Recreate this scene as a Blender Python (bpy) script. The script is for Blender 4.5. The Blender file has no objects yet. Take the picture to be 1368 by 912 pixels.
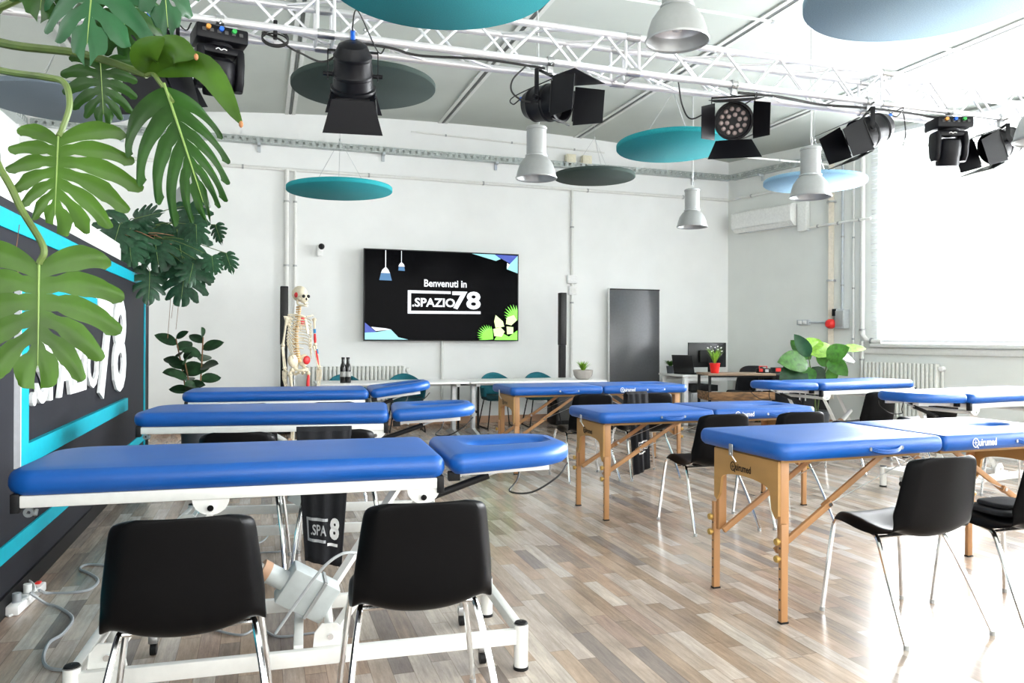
import bpy, bmesh, math, random
from mathutils import Vector as V, Matrix, Euler
S = bpy.context.scene
COL = S.collection
PI = math.pi
R = math.radians
rnd = random.Random(7)

# ------------------------------------------------------------------ camera geometry
F = 1020.0; EYE = 1.25; YAW = math.atan(334.0 / F); ROLL = .0045
FW = V((math.sin(YAW), math.cos(YAW), 0)); RT = V((math.cos(YAW), -math.sin(YAW), 0)); UP = V((0, 0, 1))
def at(px, py, d):
    """the point of the room seen at photo pixel px, py, d metres ahead of the camera"""
    u = px - 684; v = -(py - 450.5); v2 = v + ROLL * u; u2 = u - ROLL * v
    return V((0, 0, EYE)) + (FW + RT * (u2 / F) + UP * (v2 / F)) * d

# ------------------------------------------------------------------ materials
MATS = {}
def nt(name):
    m = bpy.data.materials.new(name); m.use_nodes = True
    t = m.node_tree; b = t.nodes['Principled BSDF']
    MATS[name] = m
    return m, t, b
def mat(name, col, rough=.5, metal=0., var=.06, scale=30., bump=0., coat=0., spec=.5, emit=None, es=1., trans=0., bscale=None, tl=0., stretch=None):
    m, t, b = nt(name)
    L = t.links.new
    tc = t.nodes.new('ShaderNodeTexCoord'); nz = t.nodes.new('ShaderNodeTexNoise')
    nz.inputs['Scale'].default_value = scale; nz.inputs['Detail'].default_value = 4
    if stretch:
        mp = t.nodes.new('ShaderNodeMapping'); mp.inputs['Scale'].default_value = stretch
        L(tc.outputs['Object'], mp.inputs['Vector']); L(mp.outputs['Vector'], nz.inputs['Vector'])
    else:
        L(tc.outputs['Object'], nz.inputs['Vector'])
    cr = t.nodes.new('ShaderNodeValToRGB')
    lo = [max(0, c * (1 - var)) for c in col]; hi = [min(1, c * (1 + var)) for c in col]
    cr.color_ramp.elements[0].position = .3; cr.color_ramp.elements[1].position = .7
    cr.color_ramp.elements[0].color = (*lo, 1); cr.color_ramp.elements[1].color = (*hi, 1)
    L(nz.outputs['Fac'], cr.inputs['Fac']); L(cr.outputs['Color'], b.inputs['Base Color'])
    b.inputs['Roughness'].default_value = rough; b.inputs['Metallic'].default_value = metal
    b.inputs['Coat Weight'].default_value = coat; b.inputs['Specular IOR Level'].default_value = spec
    b.inputs['Transmission Weight'].default_value = trans
    if emit:
        b.inputs['Emission Color'].default_value = (*emit, 1); b.inputs['Emission Strength'].default_value = es
    if bump:
        n2 = t.nodes.new('ShaderNodeTexNoise'); n2.inputs['Scale'].default_value = bscale or scale * 3; n2.inputs['Detail'].default_value = 3
        L(tc.outputs['Object'], n2.inputs['Vector'])
        bp = t.nodes.new('ShaderNodeBump'); bp.inputs['Strength'].default_value = bump; bp.inputs['Distance'].default_value = .004
        L(n2.outputs['Fac'], bp.inputs['Height']); L(bp.outputs['Normal'], b.inputs['Normal'])
    if tl:
        tr = t.nodes.new('ShaderNodeBsdfTranslucent'); mx = t.nodes.new('ShaderNodeMixShader'); mx.inputs[0].default_value = tl
        L(cr.outputs['Color'], tr.inputs['Color']); out = t.nodes['Material Output']
        L(b.outputs[0], mx.inputs[1]); L(tr.outputs[0], mx.inputs[2]); L(mx.outputs[0], out.inputs['Surface'])
    return m
def lin(h):
    c = [int(h[i:i + 2], 16) / 255 for i in (0, 2, 4)]
    return tuple(x / 12.92 if x <= .04045 else ((x + .055) / 1.055) ** 2.4 for x in c)

M = MATS
mat('wall_paint_backlit', (.78, .80, .77), .85, var=.02, scale=3, bump=.12, bscale=90)  # darker copy of wall_paint, the right wall's backlit shade put into its colour
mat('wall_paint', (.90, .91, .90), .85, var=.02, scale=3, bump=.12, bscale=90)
mat('ceiling_panel', (.47, .50, .46), .8, var=.03, scale=2, bump=.1, bscale=40)
mat('seam_dark', (.10, .105, .10), .6)
mat('seam_light', (.62, .63, .60), .6)
mat('blue_vinyl', (.002, .083, .36), .40, var=.05, scale=6, bump=.10, bscale=300, spec=.5)
mat('white_paint', (.82, .82, .79), .35, var=.03)
mat('chrome', (.78, .79, .80), .14, 1.0, var=.02)
mat('steel', (.55, .56, .57), .3, 1.0)
mat('black_plastic', (.004, .004, .0045), .36, bump=.05, bscale=500, spec=.08)
mat('matt_black', (.006, .006, .007), .55, spec=.3)
mat('black_cloth', (.010, .0105, .014), .9, bump=.3, bscale=200)
mat('print_grey', (.42, .43, .45), .8)
mat('print_white', (.88, .88, .88), .7)
mat('beech', (.40, .205, .085), .45, var=.18, scale=8, stretch=(1, 1, .12))
mat('plywood', (.40, .22, .07), .5, var=.12, scale=10, stretch=(1, .3, 1))
mat('brass', (.48, .30, .08), .4, .4)
mat('truss_alu', (.80, .80, .83), .32, .55, var=.03)
mat('lamp_grey', (.40, .41, .41), .36, .35, var=.03)
mat('lamp_inner', (.80, .80, .84), .25, .3)
mat('lamp_glass', (.85, .86, .86), .2)
mat('teal_felt', (.010, .28, .31), .95, var=.16, scale=160, bump=.2, bscale=300)
mat('dark_green_felt', (.035, .055, .048), .95, var=.16, scale=160, bump=.2, bscale=300)
mat('blue_grey_felt', (.22, .34, .42), .95, var=.14, scale=160, bump=.2, bscale=300)
mat('slate_felt', (.15, .19, .23), .95, var=.14, scale=160, bump=.2, bscale=300)
mat('sky_felt', (.25, .45, .62), .95, var=.14, scale=160, bump=.2, bscale=300)
mat('anthracite', (.014, .0145, .020), .6, var=.08, scale=5, spec=.25)
mat('cyan_paint', (.0, .33, .43), .5, var=.04, spec=.3)
mat('letter_white', (.88, .89, .90), .4)
mat('letter_side', (.55, .57, .62), .5)
mat('galvanised', (.45, .49, .48), .45, .5, var=.15, scale=40)
mat('pipe_paint', (.80, .80, .77), .5, var=.03)
mat('pipe_beige', (.66, .60, .50), .55, var=.08)
mat('conduit_grey', (.50, .54, .57), .45)
mat('screen_black', (.0015, .0015, .0025), .14, spec=.025)
mat('bezel', (.01, .01, .01), .3)
for n_, c_, s_ in (('glow_white', (.9, .95, 1), 1.0), ('glow_cyan', (.30, .75, .85), .9), ('glow_blue', (.01, .05, .45), .9), ('glow_green', (.13, .60, .025), 1.9), ('glow_cream', (.70, .90, .35), 1.3), ('glow_navy', (.02, .18, .42), .8)):
    mat(n_, (.02, .02, .02), .3, emit=c_, es=s_)
mat('board_glass', (.085, .088, .095), .22, spec=.5)
mat('desk_white', (.86, .86, .85), .3)
mat('leg_grey', (.55, .56, .57), .4, .3)
mat('teal_cloth', (.005, .13, .17), .85, bump=.2)
mat('teal_dark', (.004, .05, .065), .8)
mat('bone', (.74, .66, .50), .5, var=.12, scale=60)
mat('bone_ochre', (.68, .45, .20), .5, var=.2, scale=60)
mat('bone_red', (.65, .02, .025), .5)
mat('bone_blue', (.02, .22, .50), .5)
mat('leaf_green', (.013, .050, .005), .36, var=.35, scale=9, tl=.08, spec=.25)
mat('leaf_bright', (.038, .095, .007), .38, var=.3, scale=9, tl=.10, spec=.25)
mat('leaf_dark', (.022, .075, .022), .3, var=.3, scale=14, tl=.15)
mat('leaf_jade', (.016, .070, .026), .36, var=.3, scale=8, tl=.08, spec=.28)
mat('vein', (.16, .25, .06), .5)
mat('stem_green', (.085, .13, .028), .5, var=.3, scale=12)
mat('leaf_small', (.017, .058, .027), .38, var=.35, scale=30, tl=.06, spec=.3)
mat('leaf_fig', (.05, .16, .02), .35, var=.4, scale=20, tl=.2)
mat('leaf_rubber', (.013, .042, .015), .4, var=.4, scale=20, spec=.3)
mat('leaf_lime', (.22, .42, .04), .45, var=.25, scale=30, tl=.2)
mat('dry_root', (.20, .10, .05), .9, var=.3)
mat('brown_tip', (.30, .13, .05), .8)
mat('soil', (.03, .02, .014), 1.)
mat('pot_grey', (.055, .062, .072), .5)
mat('pot_stone', (.40, .37, .34), .8, var=.08)
mat('pot_red', (.75, .012, .008), .35)
mat('flower_white', (.9, .9, .88), .7)
mat('old_wood', (.20, .105, .045), .65, var=.85, scale=22, stretch=(.35, 1, 1.6))
mat('bench_wood', (.32, .22, .15), .55, var=.25, scale=14, stretch=(.25, 1, 1))
mat('base_wood', (.50, .30, .19), .5, var=.15, scale=5)
mat('cable_grey', (.30, .32, .34), .5)
mat('cable_black', (.012, .012, .012), .5)
mat('cable_white', (.75, .76, .76), .5)
mat('plug_blue', (.01, .12, .62), .4)
mat('plug_green', (.02, .35, .06), .4)
mat('plug_orange', (.6, .25, .04), .4)
mat('red_plastic', (.70, .02, .015), .35)
mat('box_grey', (.52, .55, .57), .45)
mat('motor_grey', (.50, .54, .54), .42)
mat('cream_plastic', (.78, .74, .58), .5)
mat('ac_white', (.84, .85, .83), .35)
mat('dark_slot', (.05, .05, .05), .6)
mat('led_lens', (.50, .40, .38), .12, spec=.9)
mat('black_paint', (.005, .005, .007), .40, spec=.2)
mat('flap_grey', (.015, .015, .018), .5, spec=.3)
mat('lcd_black', (.010, .011, .013), .28)
mat('bottle_black', (.008, .008, .009), .15)
mat('label_grey', (.35, .35, .34), .6)
mat('slat_white', (.86, .88, .90), .4, tl=.35)
mat('frame_white', (.84, .85, .86), .4)
mat('radiator_paint', (.78, .79, .75), .4)

def glass_mat():
    m, t, b = nt('window_glass')
    b.inputs['Base Color'].default_value = (1, 1, 1, 1); b.inputs['Roughness'].default_value = .02
    L = t.links.new; tr = t.nodes.new('ShaderNodeBsdfTransparent'); mx = t.nodes.new('ShaderNodeMixShader'); fr = t.nodes.new('ShaderNodeFresnel')
    L(fr.outputs[0], mx.inputs[0]); L(tr.outputs[0], mx.inputs[1]); L(b.outputs[0], mx.inputs[2]); L(mx.outputs[0], t.nodes['Material Output'].inputs['Surface'])
glass_mat()

def floor_mat():
    m, t, b = nt('plank_floor')
    L = t.links.new; N = t.nodes.new
    tc = N('ShaderNodeTexCoord'); sp = N('ShaderNodeSeparateXYZ'); L(tc.outputs['Object'], sp.inputs[0])
    def mth(op, a, b_=None, c=None):
        n = N('ShaderNodeMath'); n.operation = op
        for i, x in enumerate((a, b_, c)):
            if x is None: continue
            if isinstance(x, (int, float)): n.inputs[i].default_value = x
            else: L(x, n.inputs[i])
        return n.outputs[0]
    W = .078
    xs = mth('DIVIDE', sp.outputs['X'], W); row = mth('FLOOR', xs)
    wn = N('ShaderNodeTexWhiteNoise'); wn.noise_dimensions = '1D'; L(row, wn.inputs['W'])
    ln = mth('MULTIPLY_ADD', wn.outputs['Value'], .35, .36)
    off = mth('MULTIPLY', wn.outputs['Value'], 7.3)
    ys = mth('DIVIDE', mth('ADD', sp.outputs['Y'], off), ln); col = mth('FLOOR', ys)
    cv = N('ShaderNodeCombineXYZ'); L(row, cv.inputs[0]); L(col, cv.inputs[1])
    w2 = N('ShaderNodeTexWhiteNoise'); w2.noise_dimensions = '2D'; L(cv.outputs[0], w2.inputs['Vector'])
    ramp = N('ShaderNodeValToRGB'); ramp.color_ramp.interpolation = 'CONSTANT'
    tones = [(0, 'a39385'), (.13, '93806f'), (.25, 'aea196'), (.38, '9b8678'), (.50, '8b7c70'), (.58, 'b3a89d'), (.70, 'a28c7b'), (.80, '7f746d'), (.86, '968a81'), (.94, 'a69280')]
    e = ramp.color_ramp.elements
    e[0].position = 0; e[0].color = (*lin(tones[0][1]), 1); e[1].position = tones[1][0]; e[1].color = (*lin(tones[1][1]), 1)
    for p, h in tones[2:]:
        x = e.new(p); x.color = (*lin(h), 1)
    L(w2.outputs['Value'], ramp.inputs['Fac'])
    mp = N('ShaderNodeMapping'); mp.inputs['Scale'].default_value = (60, 5, 1); L(tc.outputs['Object'], mp.inputs['Vector'])
    ofs = N('ShaderNodeVectorMath'); ofs.operation = 'ADD'; L(mp.outputs['Vector'], ofs.inputs[0])
    w3 = N('ShaderNodeVectorMath'); w3.operation = 'SCALE'; L(w2.outputs['Color'], w3.inputs[0]); w3.inputs['Scale'].default_value = 40; L(w3.outputs[0], ofs.inputs[1])
    nz = N('ShaderNodeTexNoise'); nz.inputs['Scale'].default_value = 1; nz.inputs['Detail'].default_value = 6; nz.inputs['Roughness'].default_value = .65; L(ofs.outputs[0], nz.inputs['Vector'])
    g = N('ShaderNodeMapRange'); L(nz.outputs['Fac'], g.inputs['Value']); g.inputs['From Min'].default_value = .25; g.inputs['From Max'].default_value = .75; g.inputs['To Min'].default_value = .70; g.inputs['To Max'].default_value = 1.28
    mul = N('ShaderNodeMix'); mul.data_type = 'RGBA'; mul.blend_type = 'MULTIPLY'; mul.inputs['Factor'].default_value = 1
    n4 = N('ShaderNodeTexNoise'); n4.inputs['Scale'].default_value = 9; n4.inputs['Detail'].default_value = 8; n4.inputs['Roughness'].default_value = .75; L(ofs.outputs[0], n4.inputs['Vector'])
    mp4 = N('ShaderNodeMapping'); mp4.inputs['Scale'].default_value = (9, 4, 1); L(tc.outputs['Object'], mp4.inputs['Vector']); n5 = N('ShaderNodeTexNoise'); n5.inputs['Scale'].default_value = 1; n5.inputs['Detail'].default_value = 5; L(mp4.outputs['Vector'], n5.inputs['Vector'])
    g4 = N('ShaderNodeMapRange'); L(mth('ADD', mth('MULTIPLY', n4.outputs['Fac'], .5), mth('MULTIPLY', n5.outputs['Fac'], .5)), g4.inputs['Value']); g4.inputs['From Min'].default_value = .32; g4.inputs['From Max'].default_value = .62; g4.inputs['To Min'].default_value = .80; g4.inputs['To Max'].default_value = 1.28
    gm = mth('MULTIPLY', g.outputs['Result'], g4.outputs['Result'])
    L(ramp.outputs['Color'], mul.inputs['A']); L(gm, mul.inputs['B'])
    # joints between the planks
    fx = mth('FRACT', xs); fy = mth('FRACT', ys)
    ex = mth('LESS_THAN', mth('MINIMUM', fx, mth('SUBTRACT', 1, fx)), .018)
    ey = mth('LESS_THAN', mth('MINIMUM', fy, mth('SUBTRACT', 1, fy)), .004)
    ed = mth('MAXIMUM', ex, ey)
    dk = N('ShaderNodeMix'); dk.data_type = 'RGBA'; dk.blend_type = 'MULTIPLY'; L(mth('MULTIPLY', ed, .45), dk.inputs['Factor'])
    L(mul.outputs['Result'], dk.inputs['A']); dk.inputs['B'].default_value = (.25, .22, .2, 1)
    L(dk.outputs['Result'], b.inputs['Base Color'])
    rr = N('ShaderNodeMapRange'); L(nz.outputs['Fac'], rr.inputs['Value']); rr.inputs['To Min'].default_value = .12; rr.inputs['To Max'].default_value = .30
    L(rr.outputs['Result'], b.inputs['Roughness']); b.inputs['Specular IOR Level'].default_value = .55
    bp = N('ShaderNodeBump'); bp.inputs['Strength'].default_value = .08; bp.inputs['Distance'].default_value = .002; L(nz.outputs['Fac'], bp.inputs['Height']); L(bp.outputs['Normal'], b.inputs['Normal'])
floor_mat()

# ------------------------------------------------------------------ mesh helpers
class MB:
    def __init__(s): s.bm = bmesh.new()
    def box(s, c, size, rot=None, bev=0, mi=0):
        hx, hy, hz = size[0] / 2, size[1] / 2, size[2] / 2
        mt = Matrix.Translation(V(c)) @ (rot.to_4x4() if rot is not None else Matrix())
        tmp = bmesh.new()
        bmesh.ops.create_cube(tmp, size=1)
        bmesh.ops.scale(tmp, vec=size, verts=tmp.verts)
        if bev: bmesh.ops.bevel(tmp, geom=tmp.edges[:], offset=bev, segments=2, affect='EDGES', profile=.5)
        s._join(tmp, mt, mi); return s
    def _join(s, tmp, mt=Matrix(), mi=0):
        mp = {v: s.bm.verts.new(mt @ v.co) for v in tmp.verts}
        for f in tmp.faces:
            try:
                g = s.bm.faces.new([mp[v] for v in f.verts]); g.material_index = mi
            except ValueError: pass
        tmp.free()
    def loft(s, rings, closed=True, cap0=True, cap1=True, mi=0):
        vs = [[s.bm.verts.new(p) for p in r] for r in rings]
        n = len(rings[0])
        for a, b in zip(vs, vs[1:]):
            for i in range(n if closed else n - 1):
                j = (i + 1) % n
                f = s.bm.faces.new((a[i], a[j], b[j], b[i])); f.material_index = mi
        if cap0: s.bm.faces.new(vs[0][::-1]).material_index = mi
        if cap1: s.bm.faces.new(vs[-1]).material_index = mi
        return s
    def torus_loft(s, rings):
        vs = [[s.bm.verts.new(p) for p in r] for r in rings]; n = len(rings[0]); m = len(rings)
        for k in range(m):
            a, b = vs[k], vs[(k + 1) % m]
            for i in range(n):
                j = (i + 1) % n; s.bm.faces.new((a[i], a[j], b[j], b[i]))
        return s
    def tube(s, pts, r, seg=8, cap=True, mi=0):
        pts = [V(p) for p in pts]; n = len(pts)
        rs = r if isinstance(r, (list, tuple)) else [r] * n
        d = (pts[1] - pts[0]).normalized()
        ref = V((0, 0, 1)) if abs(d.z) < .9 else V((1, 0, 0))
        x = d.cross(ref).normalized(); rings = []
        for i, p in enumerate(pts):
            if i == 0: t = pts[1] - p
            elif i == n - 1: t = p - pts[i - 1]
            else: t = (pts[i + 1] - p).normalized() + (p - pts[i - 1]).normalized()
            if t.length < 1e-9: t = d
            t.normalize(); x = (x - t * x.dot(t))
            if x.length < 1e-6: x = t.orthogonal()
            x.normalize(); y = t.cross(x)
            rings.append([p + (x * math.cos(2 * PI * k / seg) + y * math.sin(2 * PI * k / seg)) * rs[i] for k in range(seg)])
        return s.loft(rings, True, cap, cap, mi)
    def cyl(s, a, b, r, seg=20, r2=None, mi=0):
        return s.tube([a, b], [r, r if r2 is None else r2], seg, True, mi)
    def lathe(s, prof, seg=28, mt=None, cap0=False, cap1=False, mi=0):
        mt = mt or Matrix()
        rings = [[mt @ V((r * math.cos(2 * PI * k / seg), r * math.sin(2 * PI * k / seg), z)) for k in range(seg)] for r, z in prof]
        return s.loft(rings, True, cap0, cap1, mi)
    def prism(s, outline, depth, mt=None, mi=0):
        """outline in the xy plane, extruded along z from 0 to depth"""
        mt = mt or Matrix()
        return s.loft([[mt @ V((x, y, 0)) for x, y in outline], [mt @ V((x, y, depth)) for x, y in outline]], True, True, True, mi)
    def grid(s, P, nu, nv, mi=0):
        vs = [[s.bm.verts.new(P(i / nu, j / nv)) for j in range(nv + 1)] for i in range(nu + 1)]
        for i in range(nu):
            for j in range(nv):
                f = s.bm.faces.new((vs[i][j], vs[i + 1][j], vs[i + 1][j + 1], vs[i][j + 1])); f.material_index = mi
        return s
    def ball(s, c, r, seg=12, scale=(1, 1, 1), rot=None, mi=0):
        tmp = bmesh.new(); bmesh.ops.create_uvsphere(tmp, u_segments=seg, v_segments=max(6, seg * 2 // 3), radius=r)
        mt = Matrix.Translation(V(c)) @ (rot.to_4x4() if rot is not None else Matrix()) @ Matrix.Diagonal((*scale, 1))
        s._join(tmp, mt, mi); return s
    def mesh(s, me, mt, mi=0):
        tmp = bmesh.new(); tmp.from_mesh(me); s._join(tmp, mt, mi); return s
    def build(s, name, m, parent=None, smooth=True, label=None, solid=0, sub=0, angle=40, off=-1):
        bmesh.ops.recalc_face_normals(s.bm, faces=s.bm.faces[:]) if not solid else None
        me = bpy.data.meshes.new(name); s.bm.to_mesh(me); s.bm.free()
        for x in (m if isinstance(m, (list, tuple)) else [m]): me.materials.append(M[x])
        if smooth:
            for p in me.polygons: p.use_smooth = True
            me.set_sharp_from_angle(angle=R(angle))
        o = bpy.data.objects.new(name, me); COL.objects.link(o)
        if parent is not None: o.parent = parent
        if label: o['label'] = label
        if solid:
            md = o.modifiers.new('thickness', 'SOLIDIFY'); md.thickness = solid; md.offset = off
        if sub:
            md = o.modifiers.new('smooth', 'SUBSURF'); md.levels = sub; md.render_levels = sub
        return o
def tag(o, label, cat, group=None):
    o['label'] = label; o['category'] = cat
    if group: o['group'] = group
    return o
def thing(name, label, cat, loc=(0, 0, 0), rz=0, group=None):
    o = bpy.data.objects.new(name, None); COL.objects.link(o)
    o.empty_display_size = .1
    o.location = loc; o.rotation_euler = (0, 0, rz)
    return tag(o, label, cat, group)
def struct(o):
    o['kind'] = 'structure'; return o
def dup(root, loc, rz, label, group=None):
    kids = {}
    for o in list(COL.objects):
        if o.parent: kids.setdefault(o.parent.name, []).append(o)
    def cp(o, par):
        c = o.copy(); COL.objects.link(c)
        if par is not None: c.parent = par
        for k in kids.get(o.name, []): cp(k, c)
        return c
    c = cp(root, None); c.location = loc; c.rotation_euler = (0, 0, rz); c['label'] = label
    if group: c['group'] = group
    return c
def rrect(w, d, r, n=6, cx=0, cy=0):
    """rounded rectangle; r one radius or four (+x+y, -x+y, -x-y, +x-y)"""
    rr = r if isinstance(r, (tuple, list)) else [r] * 4; out = []
    for (sx, sy, a0), q in zip(((1, 1, 0), (-1, 1, 90), (-1, -1, 180), (1, -1, 270)), rr):
        for k in range(n + 1):
            a = R(a0 + 90 * k / n)
            out.append((cx + sx * (w / 2 - q) + q * math.cos(a), cy + sy * (d / 2 - q) + q * math.sin(a)))
    return out
def inset(pts, d):
    n = len(pts); out = []
    for i in range(n):
        a = V(pts[i - 1]); b = V(pts[i]); c = V(pts[(i + 1) % n])
        t = (c - a).normalized(); out.append((b.x - t.y * d, b.y + t.x * d))
    return out
def cushion(mb, outline, z0, z1, r=.03, crown=.004, hole=None):
    """a padded board: rounded upper and lower edges, slightly crowned top; hole: an inner outline with as many points"""
    h = z1 - z0; prof = [(.02, 0), (.006, .012), (0, h * .35), (0, h * .55)]
    for k in range(1, 6):
        a = R(90 * k / 5); prof.append((r * (1 - math.cos(a)), h * .55 + (h * .45) * math.sin(a)))
    rings = [[V((x, y, z0 + z)) for x, y in inset(outline, d)] for d, z in prof]
    if hole is None:
        for q in (.35, .7, .98):
            rings.append([V((p.x + (sum(a.x for a in rings[8]) / len(rings[8]) - p.x) * q, p.y + (sum(a.y for a in rings[8]) / len(rings[8]) - p.y) * q, z1 + crown * q)) for p in rings[8]])
        mb.loft(rings)
    else:
        top = rings[-1]
        hh = [V((x, y, 0)) for x, y in hole]
        def ho(d, z): return [V((x, y, z)) for x, y in inset(hole, d)]
        mid = [(a * .5 + V((b.x, b.y, z1)) * .5) + V((0, 0, crown)) for a, b in zip(top, hh)]
        rings += [mid, ho(-.028, z1 - .002), ho(-.012, z1 - .010), ho(0, z1 - .028), ho(0, z0 + .01)]
        mb.torus_loft(rings)
    return mb
def text_mesh(body, bold=.02, extrude=0., space=1.0):
    cu = bpy.data.curves.new('lettering', 'FONT'); cu.body = body; cu.size = 1; cu.offset = bold; cu.extrude = extrude; cu.space_character = space; cu.resolution_u = 3
    o = bpy.data.objects.new('lettering', cu); COL.objects.link(o)
    dg = bpy.context.evaluated_depsgraph_get(); me = bpy.data.meshes.new_from_object(o.evaluated_get(dg))
    bpy.data.objects.remove(o); bpy.data.curves.remove(cu)
    return me
def put_text(mb, body, x0, y0, w, h, bold=.02, extrude=0., mt=None, space=1.0, mi=0):
    """lettering stretched to fill the box x0..x0+w, y0..y0+h of the local xy plane"""
    me = text_mesh(body, bold, extrude, space)
    xs = [v.co.x for v in me.vertices]; ys = [v.co.y for v in me.vertices]
    sx = w / (max(xs) - min(xs)); sy = h / (max(ys) - min(ys))
    loc = Matrix.Translation(V((x0, y0, 0))) @ Matrix.Diagonal((sx, sy, 1, 1)) @ Matrix.Translation(V((-min(xs), -min(ys), 0)))
    mb.mesh(me, (mt or Matrix()) @ loc, mi); bpy.data.meshes.remove(me)
def face_px(o):  # local xy plane facing +X: x runs along +Y, y up
    return Matrix(((0, 0, 1, o[0]), (1, 0, 0, o[1]), (0, 1, 0, o[2]), (0, 0, 0, 1)))
def face_ny(o):  # facing -Y: x along +X, y up
    return Matrix(((1, 0, 0, o[0]), (0, 0, -1, o[1]), (0, 1, 0, o[2]), (0, 0, 0, 1)))
def face_nx(o):  # facing -X: x along -Y, y up
    return Matrix(((0, 0, -1, o[0]), (-1, 0, 0, o[1]), (0, 1, 0, o[2]), (0, 0, 0, 1)))
def arc_pts(pts, n=6):
    """Catmull-Rom through pts"""
    pts = [V(p) for p in pts]; P = [pts[0] * 2 - pts[1]] + pts + [pts[-1] * 2 - pts[-2]]; out = []
    for i in range(1, len(P) - 2):
        for k in range(n):
            t = k / n; a, b, c, d = P[i - 1], P[i], P[i + 1], P[i + 2]
            out.append(.5 * ((2 * b) + (c - a) * t + (2 * a - 5 * b + 4 * c - d) * t * t + (3 * b - a - 3 * c + d) * t ** 3))
    out.append(pts[-1]); return out
SKY, WIN, FRONT, EXPO = 1.0, 5000., 200., 0.48
# ------------------------------------------------------------------ the setting
YB = 10.77; XL = -2.84; CX, CY = 7.24, 10.77
WA = R(14.1); WD = V((math.sin(WA), -math.cos(WA), 0)); WN = V((math.cos(WA), math.sin(WA), 0))   # along the right wall, and out through it
def rw(u, z, off=0): return V((CX, CY, 0)) + WD * u - WN * off + V((0, 0, z))       # point on the right wall, off metres into the room
RWM = Matrix(((WD.x, -WN.x, 0, CX), (WD.y, -WN.y, 0, CY), (0, 0, 1, 0), (0, 0, 0, 1)))   # (u, off, z)
RWR = RWM.to_3x3()
def rbox(mb, u, off, z, su, so, sz, bev=0): mb.box(rw(u, z, off), (su, so, sz), RWR, bev); return mb
def zc(x): return 4.34 - .0115 * (x - 2.9) ** 2
YF = -2.2

fl = struct(MB().box((3.6, 4.4, -.05), (16, 13.4, .1)).build('floor', 'plank_floor', smooth=False))
# arched ceiling
mb = MB()
xs = [-3.2 + 15.0 * i / 40 for i in range(41)]
mb.loft([[V((x, YF, zc(x))), V((x, YB + .2, zc(x))), V((x, YB + .2, zc(x) + .12)), V((x, YF, zc(x) + .12))] for x in xs])
ceil = struct(mb.build('ceiling', 'ceiling_panel'))
for sx in (-1.76, .35, 2.46, 4.56, 6.66, 8.76):
    sl = math.atan(-.023 * (sx - 2.9)); rot = Euler((0, -sl, 0)).to_matrix()
    mb = MB(); mb.box((sx, (YF + YB) / 2, zc(sx) - .004), (.03, YB - YF, .012), rot, mi=0)
    mb.box((sx - .045, (YF + YB) / 2, zc(sx - .045) - .006), (.045, YB - YF, .014), rot, mi=1)
    mb.box((sx + .045, (YF + YB) / 2, zc(sx + .045) - .006), (.045, YB - YF, .014), rot, mi=1)
    mb.build('seam', ['seam_dark', 'seam_light'], ceil, smooth=False)
struct(MB().box((2.2, YB + .1, 2.2), (10.6, .2, 4.4)).build('wall_back', 'wall_paint', smooth=False))
struct(MB().box((XL - .1, 4.4, 2.15), (.2, 13.2, 4.3)).build('wall_left', 'wall_paint', smooth=False))
struct(MB().box((3.4, YF - .1, 2.2), (14, .2, 4.4)).build('wall_front', 'wall_paint', smooth=False))
# right wall with the long window opening
U0, U1, ZS, ZT = 2.61, 12.9, 1.2, 3.95
mb = MB()
for a, b, z0, z1 in ((-.05, U0, 0, 4.3), (U0, U1, 0, ZS), (U0, U1, ZT, 4.3), (U1, 13.6, 0, 4.3)):
    rbox(mb, (a + b) / 2, -.15, (z0 + z1) / 2, b - a, .3, z1 - z0)
struct(mb.build('wall_right', 'wall_paint_backlit', smooth=False))
# window frames: six lights with a transom, set back in the opening
win = bpy.data.objects.new('window_1', None); COL.objects.link(win); struct(win)
nw = 7; ww = (U1 - U0) / nw
for i in range(nw):
    a = U0 + i * ww; mb = MB()
    for uu in (a + .03, a + ww - .03): rbox(mb, uu, -.12, (ZS + ZT) / 2, .06, .06, ZT - ZS)
    for zz in (ZS + .03, 2.05, 2.98, ZT - .03): rbox(mb, a + ww / 2, -.12, zz, ww, .05, .05 if 2 < zz < 3.5 else .06)
    fr = mb.build('window_frame', 'frame_white', win, smooth=False)
    rbox(MB(), a + ww / 2, -.12, (ZS + ZT) / 2, ww - .12, .006, ZT - ZS - .12).build('pane', 'window_glass', fr, smooth=False)
rbox(MB(), (U0 + U1) / 2, .02, 1.165, U1 - U0 + .12, .14, .05, .01).build('window_sill', 'pipe_paint', win)
rbox(MB(), (U0 + U1) / 2 - .05, .03, 1.09, U1 - U0 + .3, .04, .08, .012).build('window_ledge', 'pipe_paint', win)
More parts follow.
